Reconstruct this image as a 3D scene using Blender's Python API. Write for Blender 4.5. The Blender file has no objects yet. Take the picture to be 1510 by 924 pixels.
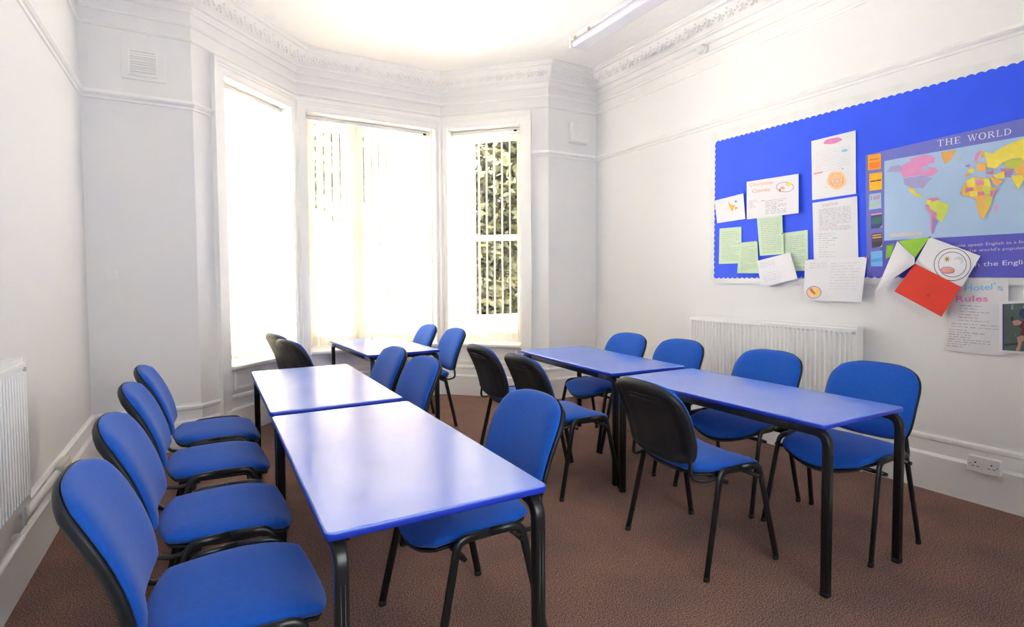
import bpy, math, random
from mathutils import Vector, Matrix, noise
random.seed(7)
PI = math.pi
COL = bpy.context.scene.collection
SC = bpy.context.scene

# ------------------------------------------------------------------ camera
FPX, CX, CY, EYE = 801.297, 755.0, 444.7, 1.28824
_y, _p, _r = math.radians(29.6587), math.radians(2.4155), math.radians(-0.2957)
FWD = Vector((math.sin(_y)*math.cos(_p), math.cos(_y)*math.cos(_p), -math.sin(_p)))
_rt = Vector((math.cos(_y), -math.sin(_y), 0)); _up = _rt.cross(FWD)
RT = _rt*math.cos(_r) + _up*math.sin(_r); UP = -_rt*math.sin(_r) + _up*math.cos(_r)
cam = bpy.data.cameras.new('camera'); camo = bpy.data.objects.new('camera', cam); COL.objects.link(camo)
cam.sensor_width = 36; cam.lens = 36*FPX/1510; cam.shift_y = -(462-CY)/1510; cam.clip_start = .02; cam.clip_end = 200
camo.matrix_world = Matrix(((RT.x, UP.x, -FWD.x, 0), (RT.y, UP.y, -FWD.y, 0), (RT.z, UP.z, -FWD.z, EYE), (0, 0, 0, 1)))
SC.camera = camo

WR = 3.82      # right wall plane x
def on_wall(px, py, off=0.0):
    """measurement taken on the photograph -> point on the right wall (x = WR - off)"""
    d = FWD + RT*(px-CX)/FPX - UP*(py-CY)/FPX
    t = (WR-off)/d.x
    return Vector((WR-off, d.y*t, EYE + d.z*t))

# ------------------------------------------------------------------ materials
MATS = {}
def mat(name, color, rough=.6, spec=.5, metal=0, bump=None, var=None, coat=0, sheen=0, trans=0, ior=1.5):
    if name in MATS: return MATS[name]
    m = bpy.data.materials.new(name); m.use_nodes = True; nt = m.node_tree; N = nt.nodes; L = nt.links
    b = N['Principled BSDF']
    b.inputs['Base Color'].default_value = (*color, 1); b.inputs['Roughness'].default_value = rough
    b.inputs['Specular IOR Level'].default_value = spec; b.inputs['Metallic'].default_value = metal; b.inputs['IOR'].default_value = ior
    b.inputs['Coat Weight'].default_value = coat; b.inputs['Sheen Weight'].default_value = sheen
    tc = N.new('ShaderNodeTexCoord')
    if var:                                    # (scale, amount): soft brightness variation
        n = N.new('ShaderNodeTexNoise'); n.inputs['Scale'].default_value = var[0]; n.inputs['Detail'].default_value = 4
        L.new(tc.outputs['Object'], n.inputs['Vector'])
        r = N.new('ShaderNodeValToRGB')
        r.color_ramp.elements[0].position = .3; r.color_ramp.elements[1].position = .7
        r.color_ramp.elements[0].color = (*[c*(1-var[1]) for c in color], 1)
        r.color_ramp.elements[1].color = (*[min(1, c*(1+var[1])) for c in color], 1)
        L.new(n.outputs['Fac'], r.inputs['Fac']); L.new(r.outputs['Color'], b.inputs['Base Color'])
    if bump:                                   # (scale, strength, distance)
        n = N.new('ShaderNodeTexNoise'); n.inputs['Scale'].default_value = bump[0]; n.inputs['Detail'].default_value = 3
        L.new(tc.outputs['Object'], n.inputs['Vector'])
        u = N.new('ShaderNodeBump'); u.inputs['Strength'].default_value = bump[1]; u.inputs['Distance'].default_value = bump[2]
        L.new(n.outputs['Fac'], u.inputs['Height']); L.new(u.outputs['Normal'], b.inputs['Normal'])
    MATS[name] = m
    return m

def srgb(r, g, b):
    f = lambda c: (c/255/12.92 if c/255 <= .04045 else ((c/255+.055)/1.055)**2.4)
    return (f(r), f(g), f(b))

WALL = mat('wall_paint', (.82, .815, .815), .75, .3, bump=(30, .08, .004))
TRIM = mat('white_gloss_paint', (.87, .86, .855), .35, .5, bump=(12, .05, .003))
PLAST = mat('plaster_white', (.87, .86, .855), .7, .3, bump=(60, .15, .004))
SASH = mat('sash_paint', (.85, .84, .82), .4, .5, var=(5, .02))
UPVC = mat('white_plastic', (.82, .82, .81), .35, .5, var=(20, .02))
BEIGE = mat('beige_plastic', (.60, .57, .52), .4, .5, var=(20, .04))
ALU = mat('headrail_aluminium', (.75, .74, .73), .4, .5, metal=.3, var=(10, .03))
RADM = mat('radiator_enamel', (.84, .84, .84), .3, .5, var=(3, .015))
FABRIC = mat('royal_blue_fabric', (.005, .088, .47), .85, .25, sheen=.12, bump=(900, .25, .0006), var=(60, .07))
BLACKP = mat('black_shell_plastic', (.015, .017, .022), .5, .4, bump=(500, .2, .0004), var=(20, .1))
BLACKM = mat('black_enamel_tube', (.012, .012, .013), .32, .5, var=(15, .1))
RUBBER = mat('black_rubber', (.02, .02, .02), .8, .3, var=(20, .1))
DARK = mat('dark_gap', (.02, .02, .02), .8, .3, var=(20, .1))
CHROME = mat('chrome', (.7, .7, .7), .2, .5, metal=1, var=(20, .03))
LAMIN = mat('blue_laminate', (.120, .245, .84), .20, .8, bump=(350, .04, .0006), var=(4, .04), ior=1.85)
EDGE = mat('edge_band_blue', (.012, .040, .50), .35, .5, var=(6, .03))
STEEL = mat('galvanised_grey', (.45, .45, .45), .5, .5, var=(20, .08))

def carpet():
    m = bpy.data.materials.new('brown_carpet'); m.use_nodes = True; nt = m.node_tree; N = nt.nodes; L = nt.links
    b = N['Principled BSDF']; b.inputs['Roughness'].default_value = .95; b.inputs['Specular IOR Level'].default_value = .1
    tc = N.new('ShaderNodeTexCoord')
    n1 = N.new('ShaderNodeTexNoise'); n1.inputs['Scale'].default_value = 200; n1.inputs['Detail'].default_value = 2
    n2 = N.new('ShaderNodeTexNoise'); n2.inputs['Scale'].default_value = 3.0; n2.inputs['Detail'].default_value = 5
    n3 = N.new('ShaderNodeTexNoise'); n3.inputs['Scale'].default_value = 240; n3.inputs['Detail'].default_value = 3
    for n in (n1, n2, n3): L.new(tc.outputs['Object'], n.inputs['Vector'])
    r1 = N.new('ShaderNodeValToRGB'); e = r1.color_ramp.elements
    e[0].position = .36; e[0].color = (.072, .038, .031, 1); e[1].position = .64; e[1].color = (.38, .245, .20, 1)
    k = e.new(.5); k.color = (.21, .120, .096, 1)
    L.new(n1.outputs['Fac'], r1.inputs['Fac'])
    r2 = N.new('ShaderNodeValToRGB'); e = r2.color_ramp.elements
    e[0].position = .3; e[0].color = (.80, .82, .86, 1); e[1].position = .7; e[1].color = (1.12, 1.05, 1.0, 1)
    L.new(n2.outputs['Fac'], r2.inputs['Fac'])
    mx = N.new('ShaderNodeMixRGB'); mx.blend_type = 'MULTIPLY'; mx.inputs['Fac'].default_value = 1
    L.new(r1.outputs['Color'], mx.inputs['Color1']); L.new(r2.outputs['Color'], mx.inputs['Color2'])
    L.new(mx.outputs['Color'], b.inputs['Base Color'])
    u = N.new('ShaderNodeBump'); u.inputs['Strength'].default_value = .15; u.inputs['Distance'].default_value = .003
    L.new(n3.outputs['Fac'], u.inputs['Height']); L.new(u.outputs['Normal'], b.inputs['Normal'])
    return m
CARPET = carpet()

def ceiling_mat():
    m = mat('embossed_ceiling_paper', (.88, .87, .865), .8, .2); nt = m.node_tree; N = nt.nodes; L = nt.links
    tc = N.new('ShaderNodeTexCoord')
    v = N.new('ShaderNodeTexVoronoi'); v.inputs['Scale'].default_value = 9
    n = N.new('ShaderNodeTexNoise'); n.inputs['Scale'].default_value = 22; n.inputs['Detail'].default_value = 4; n.inputs['Distortion'].default_value = 1.5
    L.new(tc.outputs['Object'], v.inputs['Vector']); L.new(tc.outputs['Object'], n.inputs['Vector'])
    a = N.new('ShaderNodeMath'); a.operation = 'ADD'; L.new(v.outputs['Distance'], a.inputs[0]); L.new(n.outputs['Fac'], a.inputs[1])
    u = N.new('ShaderNodeBump'); u.inputs['Strength'].default_value = .35; u.inputs['Distance'].default_value = .012
    L.new(a.outputs[0], u.inputs['Height']); L.new(u.outputs['Normal'], N['Principled BSDF'].inputs['Normal'])
    return m
CEIL = ceiling_mat()

def vane_mat():
    m = bpy.data.materials.new('cream_blind_fabric'); m.use_nodes = True; nt = m.node_tree; N = nt.nodes; L = nt.links
    for n in list(N):
        if n.type != 'OUTPUT_MATERIAL': N.remove(n)
    out = [n for n in N if n.type == 'OUTPUT_MATERIAL'][0]
    d = N.new('ShaderNodeBsdfDiffuse'); t = N.new('ShaderNodeBsdfTranslucent'); mx = N.new('ShaderNodeMixShader')
    tc = N.new('ShaderNodeTexCoord'); w = N.new('ShaderNodeTexNoise'); w.inputs['Scale'].default_value = 150
    r = N.new('ShaderNodeValToRGB'); r.color_ramp.elements[0].color = (.86, .80, .69, 1); r.color_ramp.elements[1].color = (.93, .885, .79, 1)
    L.new(tc.outputs['Object'], w.inputs['Vector']); L.new(w.outputs['Fac'], r.inputs['Fac'])
    L.new(r.outputs['Color'], d.inputs['Color']); t.inputs['Color'].default_value = (.93, .86, .75, 1)
    mx.inputs['Fac'].default_value = .32
    L.new(d.outputs[0], mx.inputs[1]); L.new(t.outputs[0], mx.inputs[2]); L.new(mx.outputs[0], out.inputs['Surface'])
    return m
VANE = vane_mat()

def glass_mat():
    m = bpy.data.materials.new('window_glass'); m.use_nodes = True; nt = m.node_tree; N = nt.nodes; L = nt.links
    for n in list(N):
        if n.type != 'OUTPUT_MATERIAL': N.remove(n)
    out = [n for n in N if n.type == 'OUTPUT_MATERIAL'][0]
    t = N.new('ShaderNodeBsdfTransparent'); t.inputs['Color'].default_value = (.97, .98, .97, 1)
    g = N.new('ShaderNodeBsdfGlossy'); g.inputs['Roughness'].default_value = .02
    f = N.new('ShaderNodeFresnel'); f.inputs['IOR'].default_value = 1.45
    mx = N.new('ShaderNodeMixShader'); L.new(f.outputs[0], mx.inputs[0]); L.new(t.outputs[0], mx.inputs[1]); L.new(g.outputs[0], mx.inputs[2])
    L.new(mx.outputs[0], out.inputs['Surface'])
    return m
GLASS = glass_mat()

def leaf_mat(name, c0, c1):
    m = mat(name, c0, .6, .3); nt = m.node_tree; N = nt.nodes; L = nt.links
    tc = N.new('ShaderNodeTexCoord'); n = N.new('ShaderNodeTexNoise'); n.inputs['Scale'].default_value = 5; n.inputs['Detail'].default_value = 5
    r = N.new('ShaderNodeValToRGB'); r.color_ramp.elements[0].position = .35; r.color_ramp.elements[1].position = .68
    r.color_ramp.elements[0].color = (*c0, 1); r.color_ramp.elements[1].color = (*c1, 1)
    L.new(tc.outputs['Object'], n.inputs['Vector']); L.new(n.outputs['Fac'], r.inputs['Fac']); L.new(r.outputs['Color'], N['Principled BSDF'].inputs['Base Color'])
    return m
def brick_mat():
    m = mat('red_brick', (.3, .1, .07), .85, .2); nt = m.node_tree; N = nt.nodes; L = nt.links
    tc = N.new('ShaderNodeTexCoord'); mp = N.new('ShaderNodeMapping'); mp.inputs['Rotation'].default_value = (PI/2, 0, 0)
    b = N.new('ShaderNodeTexBrick'); b.inputs['Scale'].default_value = 4.5
    b.inputs['Color1'].default_value = (.20, .055, .03, 1); b.inputs['Color2'].default_value = (.14, .036, .022, 1); b.inputs['Mortar'].default_value = (.2, .17, .14, 1)
    L.new(tc.outputs['Object'], mp.inputs['Vector']); L.new(mp.outputs['Vector'], b.inputs['Vector']); L.new(b.outputs['Color'], N['Principled BSDF'].inputs['Base Color'])
    return m

# ------------------------------------------------------------------ mesh builder
class MB:
    def __init__(s): s.v = []; s.f = []; s.m = []; s.sm = []
    def add(s, verts, faces, mi=0, smooth=False):
        o = len(s.v); s.v += [Vector(p) for p in verts]
        for f in faces: s.f.append([i+o for i in f]); s.m.append(mi); s.sm.append(smooth)
        return s
    def box(s, a, b, mi=0):
        (x0, y0, z0), (x1, y1, z1) = a, b
        P = [(x0,y0,z0),(x1,y0,z0),(x1,y1,z0),(x0,y1,z0),(x0,y0,z1),(x1,y0,z1),(x1,y1,z1),(x0,y1,z1)]
        return s.add(P, [(0,3,2,1),(4,5,6,7),(0,1,5,4),(1,2,6,5),(2,3,7,6),(3,0,4,7)], mi)
    def rbox(s, a, b, r, mi=0, seg=3, axis=2):
        """box with rounded vertical corners and softened rims"""
        lo = [min(a[i], b[i]) for i in range(3)]; hi = [max(a[i], b[i]) for i in range(3)]
        ax = [i for i in range(3) if i != axis]
        r = min(r, (hi[ax[0]]-lo[ax[0]])*.49, (hi[ax[1]]-lo[ax[1]])*.49)
        e = min(r*.4, (hi[axis]-lo[axis])*.3)
        def ring(ins, h):
            pts = []
            for cx, cy, a0 in ((hi[ax[0]]-r, hi[ax[1]]-r, 0), (lo[ax[0]]+r, hi[ax[1]]-r, 90), (lo[ax[0]]+r, lo[ax[1]]+r, 180), (hi[ax[0]]-r, lo[ax[1]]+r, 270)):
                for k in range(seg+1):
                    t = math.radians(a0+90*k/seg); p = [0, 0, 0]
                    p[ax[0]] = cx+(r-ins)*math.cos(t); p[ax[1]] = cy+(r-ins)*math.sin(t); p[axis] = h; pts.append(p)
            return pts
        rings = [ring(e, lo[axis]), ring(0, lo[axis]+e), ring(0, hi[axis]-e), ring(e, hi[axis])]
        n = len(rings[0]); V = [p for q in rings for p in q]; F = []
        for k in range(3):
            for i in range(n): F.append((k*n+i, k*n+(i+1) % n, (k+1)*n+(i+1) % n, (k+1)*n+i))
        F.append(tuple(range(n-1, -1, -1))); F.append(tuple(3*n+i for i in range(n)))
        return s.add(V, F, mi)
    def tube(s, path, r, r2=None, mi=0, n=12, ref=None, sq=False):
        """sweep an oval (r along ref, r2 across) or rounded square along a polyline"""
        r2 = r2 or r; path = [Vector(p) for p in path]; rings = []; prev = None
        for i, p in enumerate(path):
            t = (path[min(i+1, len(path)-1)]-path[max(i-1, 0)]).normalized()
            if ref is not None: a = Vector(ref)
            elif prev is not None: a = prev
            else: a = Vector((0, 0, 1)) if abs(t.z) < .9 else Vector((1, 0, 0))
            a = (a-t*a.dot(t)).normalized(); b = t.cross(a); prev = a
            ring = []
            for k in range(n):
                th = 2*PI*(k+.5)/n; c, q = math.cos(th), math.sin(th)
                if sq:
                    e = .35; c = math.copysign(abs(c)**e, c); q = math.copysign(abs(q)**e, q)
                ring.append(p+a*(r*c)+b*(r2*q))
            rings.append(ring)
        V = [p for q in rings for p in q]; F = []
        for i in range(len(rings)-1):
            for k in range(n): F.append((i*n+k, i*n+(k+1) % n, (i+1)*n+(k+1) % n, (i+1)*n+k))
        s.add(V, F, mi, True)
        o = len(s.v)-len(V)
        for base, rev in ((0, True), ((len(rings)-1)*n, False)):
            idx = [o+base+k for k in range(n)]
            s.f.append(idx[::-1] if rev else idx); s.m.append(mi); s.sm.append(False)
        return s
    def sphere(s, c, rx, ry=None, rz=None, mi=0, nu=10, nv=6):
        ry = ry or rx; rz = rz or rx; V = []; F = []
        for j in range(nv+1):
            ph = PI*j/nv
            for i in range(nu):
                th = 2*PI*i/nu; V.append((c[0]+rx*math.sin(ph)*math.cos(th), c[1]+ry*math.sin(ph)*math.sin(th), c[2]+rz*math.cos(ph)))
        for j in range(nv):
            for i in range(nu): F.append((j*nu+i, (j+1)*nu+i, (j+1)*nu+(i+1) % nu, j*nu+(i+1) % nu))
        return s.add(V, F, mi, True)
    def disc(s, c, axis, r, h, mi=0, n=20, r2=None):
        """cylinder / cone frustum from c along axis"""
        ax = Vector(axis).normalized(); a = ax.orthogonal().normalized(); b = ax.cross(a); c = Vector(c); r2 = r if r2 is None else r2
        V = [c+(a*math.cos(2*PI*k/n)+b*math.sin(2*PI*k/n))*r for k in range(n)]+[c+ax*h+(a*math.cos(2*PI*k/n)+b*math.sin(2*PI*k/n))*r2 for k in range(n)]
        s.add(V, [(k, (k+1) % n, n+(k+1) % n, n+k) for k in range(n)], mi, True)
        o = len(s.v)-2*n
        s.f += [[o+k for k in range(n-1, -1, -1)], [o+n+k for k in range(n)]]; s.m += [mi, mi]; s.sm += [False, False]
        return s
    def xf(s, M):
        s.v = [M @ p for p in s.v]; return s
    def build(s, name, mats, parent=None, loc=None):
        me = bpy.data.meshes.new(name)
        if loc is not None: s.v = [p-Vector(loc) for p in s.v]
        me.from_pydata([tuple(p) for p in s.v], [], s.f)
        for m in (mats if isinstance(mats, (list, tuple)) else [mats]): me.materials.append(m)
        for p, mi, sm in zip(me.polygons, s.m, s.sm): p.material_index = mi; p.use_smooth = sm
        me.update()
        o = bpy.data.objects.new(name, me); COL.objects.link(o)
        if loc is not None: o.location = loc
        if parent: o.parent = parent
        return o

def tag(o, label=None, cat=None, group=None, kind=None):
    if label: o['label'] = label
    if cat: o['category'] = cat
    if group: o['group'] = group
    if kind: o['kind'] = kind
    return o
def thing(name, label, cat, loc=(0, 0, 0), rz=0, group=None):
    o = bpy.data.objects.new(name, None); COL.objects.link(o); o.location = loc; o.rotation_euler.z = rz
    o.empty_display_size = .1
    return tag(o, label, cat, group)
def struct(o): o['kind'] = 'structure'; return o
def copy_thing(root, loc, rz):
    r = root.copy(); COL.objects.link(r); r.location = loc; r.rotation_euler.z = rz
    for ch in list(root.children):
        c = ch.copy(); COL.objects.link(c); c.parent = r
        for g in ch.children:
            d = g.copy(); COL.objects.link(d); d.parent = c
    return r
def fillet(pts, rad, seg=6):
    """round the inner corners of a polyline"""
    pts = [Vector(p) for p in pts]; out = [pts[0]]
    rads = rad if isinstance(rad, (list, tuple)) else [rad]*(len(pts)-2)
    for i in range(1, len(pts)-1):
        a, b, c = pts[i-1], pts[i], pts[i+1]; u = (a-b).normalized(); w = (c-b).normalized()
        ang = u.angle(w); d = min(rads[i-1]/math.tan(ang/2), (a-b).length*.49, (c-b).length*.49)
        p0, p1 = b+u*d, b+w*d
        for k in range(seg+1):
            t = k/seg; out.append(p0*(1-t)**2+b*2*t*(1-t)+p1*t*t)
    out.append(pts[-1]); return out

# ------------------------------------------------------------------ room shell
XL, YB, YR, ZC = -.708, 4.816, -1.3, 3.48
PTS = [Vector(p) for p in ((XL, YR), (XL, YB), (-.03, YB), (.83, 5.68), (2.33, 5.68), (3.19, YB), (WR, YB), (WR, YR))]
NP = len(PTS)
def inward(i):            # unit normal into the room of segment i -> i+1
    d = (PTS[(i+1) % NP]-PTS[i]).normalized(); return Vector((d.y, -d.x))
def mitre(i):             # offset vector per metre of projection at corner i
    a, b = inward(i-1), inward(i); return (a+b)/(1+a.dot(b))
def run(name, prof, segs, mats, t0=None, t1=None, smooth=False):
    """sweep a wall profile [(projection, z)] along wall segments; t0/t1 cut the first/last one square"""
    m = MB(); n = len(prof)
    for si, i in enumerate(segs):
        j = (i+1) % NP; d = (PTS[j]-PTS[i]).normalized()
        A, oa = PTS[i], mitre(i); B, ob = PTS[j], mitre(j)
        if si == 0 and t0 is not None: A, oa = PTS[i]+d*t0, inward(i)
        if si == len(segs)-1 and t1 is not None: B, ob = PTS[i]+d*t1, inward(i)
        V = [(*(A+oa*p), z) for p, z in prof]+[(*(B+ob*p), z) for p, z in prof]
        m.add(V, [(k, n+k, n+k+1, k+1) for k in range(n-1)], 0, smooth)
        if si == 0 and t0 is not None: m.add(V[:n], [tuple(range(n))])
        if si == len(segs)-1 and t1 is not None: m.add(V[n:], [tuple(range(n-1, -1, -1))])
    return struct(m.build(name, mats))

fl = MB(); fl.add([(XL-.2, YR-.2, 0), (WR+.2, YR-.2, 0), (WR+.2, 6.0, 0), (XL-.2, 6.0, 0), (XL-.2, YR-.2, -.15), (WR+.2, YR-.2, -.15), (WR+.2, 6.0, -.15), (XL-.2, 6.0, -.15)],
    [(0,1,2,3), (7,6,5,4), (0,4,5,1), (1,5,6,2), (2,6,7,3), (3,7,4,0)])
struct(fl.build('floor', CARPET))
struct(MB().box((XL-.3, YR-.3, ZC), (WR+.3, 6.1, ZC+.2)).build('ceiling', CEIL))
struct(MB().box((XL-.25, YR-.25, -.05), (XL, YB+.3, ZC)).build('wall_left', WALL))
struct(MB().box((WR, YR-.25, -.05), (WR+.25, YB+.3, ZC)).build('wall_right', WALL))
struct(MB().box((XL-.25, YB, -.05), (-.03, YB+.3, ZC)).build('wall_alcove_left', WALL))
struct(MB().box((3.19, YB, -.05), (WR+.25, YB+.3, ZC)).build('wall_alcove_right', WALL))
rw = MB()                                   # rear wall behind the camera; the window opening is added for fill light
for a, b in (((XL, -.05), (.1, ZC)), ((1.9, -.05), (WR, ZC)), ((.1, -.05), (1.9, .9)), ((.1, 2.8), (1.9, ZC))):
    rw.box((a[0], YR-.25, a[1]), (b[0], YR, b[1]))
struct(rw.build('wall_rear', WALL))

SILL, HEAD, TH = .575, 2.93, .30
def bay_frame(i):
    A = PTS[i]; d = (PTS[i+1]-A).normalized(); o = -inward(i)
    return Matrix(((d.x, o.x, 0, A.x), (d.y, o.y, 0, A.y), (0, 0, 1, 0), (0, 0, 0, 1))), (PTS[i+1]-A).length
BAYS = [(2, 'left', .30, 1.135, 0, .12), (3, 'centre', .09, 1.43, .12, .12), (4, 'right', 1.2165-1.135, 1.2165-.30, .12, 0)]
ANG = {'left': math.radians(-12), 'centre': math.radians(124), 'right': math.radians(97)}

def make_window(i, side, t0, t1, e0, e1, num):
    M, Ln = bay_frame(i)
    w = MB()
    for a, b in (((-e0, -.05), (t0, ZC)), ((t1, -.05), (Ln+e1, ZC)), ((t0, -.05), (t1, SILL)), ((t0, HEAD), (t1, ZC))):
        w.box((a[0], 0, a[1]), (b[0], TH, b[1]))
    struct(w.xf(M).build('wall_bay_'+side, WALL))
    win = bpy.data.objects.new('window_%d' % num, None); COL.objects.link(win); struct(win)
    win.location = (*PTS[i], 0); win.rotation_euler.z = math.atan2(M[1][0], M[0][0])
    # architrave: stepped casing on the room face, from the floor up over the head
    c = MB(); wo0 = min(.125, t0-.004); wo1 = min(.125, Ln-t1-.004); wt = .125
    for fr, dp in ((1.0, .022), (.74, .032), (.22, .042)):
        pass
    for f0, f1, dp in ((0, .14, .018), (.14, .55, .026), (.55, .72, .036), (.72, 1, .046)):
        c.box((t0-wo0*f1, -dp, 0), (t0-wo0*f0, 0, HEAD+wt*f1))
        c.box((t1+wo1*f0, -dp, 0), (t1+wo1*f1, 0, HEAD+wt*f1))
        c.box((t0-wo0*f0, -dp, HEAD+wt*f0), (t1+wo1*f0, 0, HEAD+wt*f1))
    c.build('architrave', TRIM, win)
    s = MB().rbox((t0-.0, -.055, SILL-.03), (t1+.0, .2, SILL+.005), .01, axis=0)
    s.build('sill', TRIM, win)
    p = MB(); a0, a1 = t0+.05, t1-.05              # panel moulding under the sill
    for k, (ins, dp, wd) in enumerate(((0, .016, .014), (.014, .008, .012))):
        x0, x1, z0, z1 = a0+ins, a1-ins, .37+ins, SILL-.05-ins
        p.box((x0, -dp, z0), (x1, 0, z0+wd)); p.box((x0, -dp, z1-wd), (x1, 0, z1)); p.box((x0, -dp, z0+wd), (x0+wd, 0, z1-wd)); p.box((x1-wd, -dp, z0+wd), (x1, 0, z1-wd))
    p.build('apron_panel', TRIM, win)
    # box frame and two sliding sashes (two pairs with a mullion in the centre window)
    mid = 1.755; fr = MB()
    fr.box((t0, .2, SILL), (t0+.045, TH-.005, HEAD)); fr.box((t1-.045, .2, SILL), (t1, TH-.005, HEAD))
    fr.box((t0+.045, .2, HEAD-.045), (t1-.045, TH-.005, HEAD)); fr.box((t0+.045, .2, SILL), (t1-.045, TH-.005, SILL+.04))
    spans = [(t0+.045, t1-.045)]
    if side == 'centre':
        mc = .59; fr.box((mc-.055, .2, SILL+.04), (mc+.055, TH-.005, HEAD-.045)); spans = [(t0+.045, mc-.055), (mc+.055, t1-.045)]
    fr.build('frame', SASH, win)
    for a, b in spans:
        for z0, z1, d0 in ((SILL+.04, mid+.03, .212), (mid-.03, HEAD-.045, .250)):
            q = MB(); d1 = d0+.035; g = .045; zb = z0+(.075 if z0 < 1 else .055); zt = z1-(.06 if z0 < 1 else .05)
            q.box((a, d0, z0), (a+g, d1, z1)); q.box((b-g, d0, z0), (b, d1, z1)); q.box((a+g, d0, z0), (b-g, d1, zb)); q.box((a+g, d0, zt), (b-g, d1, z1))
            so = q.build('sash', SASH, win)
            MB().box((a+g, d0+.014, zb), (b-g, d0+.019, zt)).build('pane', GLASS, so)
    # vertical blind hung inside the reveal
    cx = (t0+t1)/2; wpos = M @ Vector((cx, .115, SILL+.04))
    lab = {'left': 'closed cream vertical blind, sunlit, in the left bay window', 'centre': 'wide cream vertical blind with narrow slits in the centre bay window',
           'right': 'cream vertical blind turned open in the right bay window, foliage showing through'}[side]
    bl = thing('vertical_blind', lab, 'blind', wpos, win.rotation_euler.z, 'vertical blinds in the bay windows')
    h = HEAD-SILL-.04; hw = (t1-t0)/2-.012
    MB().rbox((-hw, -.022, h-.045), (hw, .022, h-.004), .006, axis=0).build('headrail', ALU, bl)
    n = int(round((2*hw-.08)/.078)); ang = ANG[side]
    for k in range(n):
        x = -hw+.05+(2*hw-.1)*k/(n-1); v = MB(); seg = 6; P0 = []
        a = ang+random.uniform(-.02, .02)
        if side == 'right' and k < 3: a = math.radians(20)
        for q in range(seg+1):
            t = (q/seg-.5); s_ = t*.089; bow = .005*(1-(2*t)**2)
            P0.append((x+s_*math.cos(a)-bow*math.sin(a), s_*math.sin(a)+bow*math.cos(a)))
        V = [(px, py, .0) for px, py in P0]+[(px, py, h-.05) for px, py in P0]
        v.add(V, [(q, q+1, seg+2+q, seg+1+q) for q in range(seg)], 0, True)
        vo = v.build('vane', VANE, bl)
        wt_ = MB(); e0_, e1_ = P0[0], P0[-1]
        wt_.tube([(e0_[0], e0_[1], .004), (x, 0, .004), (e1_[0], e1_[1], .004)], .003, n=6); wt_.build('bottom_weight', UPVC, vo)
    ch = MB(); ch.tube([(-hw+.05+(2*hw-.1)*k/40, -.03-.004*math.cos(k*PI), .008+.003*math.cos(k*PI)) for k in range(41)], .0014, n=6); ch.build('bead_chain', UPVC, bl)
    br = MB(); br.rbox((hw-.085, -.032, h-.05), (hw-.05, -.022, h-.03), .003); br.build('end_bracket', UPVC if side == 'left' else BLACKP, bl)
    return win
for n_, (i, side, t0, t1, e0, e1) in enumerate(BAYS): make_window(i, side, t0, t1, e0, e1, n_+1)
# invented window in the unseen rear wall, lets daylight in as fill
win = bpy.data.objects.new('window_4', None); COL.objects.link(win); struct(win)
fr = MB()
for a, b in (((.1, .9), (1.9, .96)), ((.1, 2.74), (1.9, 2.8)), ((.1, .96), (.16, 2.74)), ((1.84, .96), (1.9, 2.74)), ((.97, .96), (1.03, 2.74))): fr.box((a[0], YR-.15, a[1]), (b[0], YR-.08, b[1]))
fr.build('frame', SASH, win)
for a, b in ((.16, .97), (1.03, 1.84)): MB().box((a, YR-.12, .96), (b, YR-.115, 2.74)).build('pane', GLASS, win)

# skirting, picture rail, friezes and cornice
SKIRT = [(0, .335), (.012, .335), (.022, .325), (.022, .308), (.012, .298), (.013, .228), (.020, .222), (.030, .212), (.030, .0)]
run('baseboard_left', SKIRT, [0], TRIM); run('baseboard_alcove_left', SKIRT, [1], TRIM)
run('baseboard_bay_left', SKIRT, [2], TRIM, t1=None); run('baseboard_bay_centre', SKIRT, [3], TRIM); run('baseboard_bay_right', SKIRT, [4], TRIM)
run('baseboard_alcove_right', SKIRT, [5], TRIM); run('baseboard_right', SKIRT, [6], TRIM); run('baseboard_rear', SKIRT, [7], TRIM)
RAIL = [(0, 2.572), (.010, 2.574), (.012, 2.590), (.022, 2.594), (.034, 2.606), (.034, 2.616), (.022, 2.622), (.018, 2.632), (0, 2.638)]
run('trim_1', RAIL, [0, 1, 2], TRIM, t1=.172); run('trim_2', RAIL, [4, 5, 6], TRIM, t0=1.2165-.172)
def bead(z, h, d): return [(0, z-h), (d*.6, z-h*.8), (d, z), (d*.7, z+h*.6), (0, z+h)]
run('trim_3', bead(3.205, .018, .022), range(NP), PLAST); run('trim_4', bead(3.092, .014, .016), range(NP), PLAST)
CORN = [(0, 3.285), (.014, 3.290), (.018, 3.305), (.030, 3.318), (.034, 3.330), (.062, 3.334), (.066, 3.346), (.060, 3.354), (.072, 3.362), (.085, 3.368),
        (.118, 3.382), (.150, 3.406), (.172, 3.436), (.176, 3.444), (.205, 3.446), (.210, 3.462), (.225, 3.466), (.225, 3.481)]
co = run('trim_5', CORN, range(NP), PLAST)
orn = MB()                                    # cast acanthus and rosette relief on the cornice cove
for i in range(0, 7):
    A, B = PTS[i], PTS[(i+1) % NP]; d = (B-A).normalized(); nrm = inward(i); Ln = (B-A).length; nm = max(1, int(Ln/.105))
    if i == 6 or i == 0: rng = range(nm)
    else: rng = range(nm)
    for k in rng:
        base = A+d*(Ln*(k+.5)/nm)
        if base.y < .6: continue
        for (dt, u, sz) in ((0, .5, .017), (-.024, .62, .012), (.024, .62, .012), (-.020, .30, .011), (.020, .30, .011), (.05, .5, .010), (0, .85, .009)):
            pr, z = .085+.09*u, 3.366+.07*u**1.5
            p = base+d*dt+nrm*(pr+.002); orn.sphere((p.x, p.y, z-.004), sz, nu=7, nv=4)
orn.build('ornament', PLAST, co)

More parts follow.
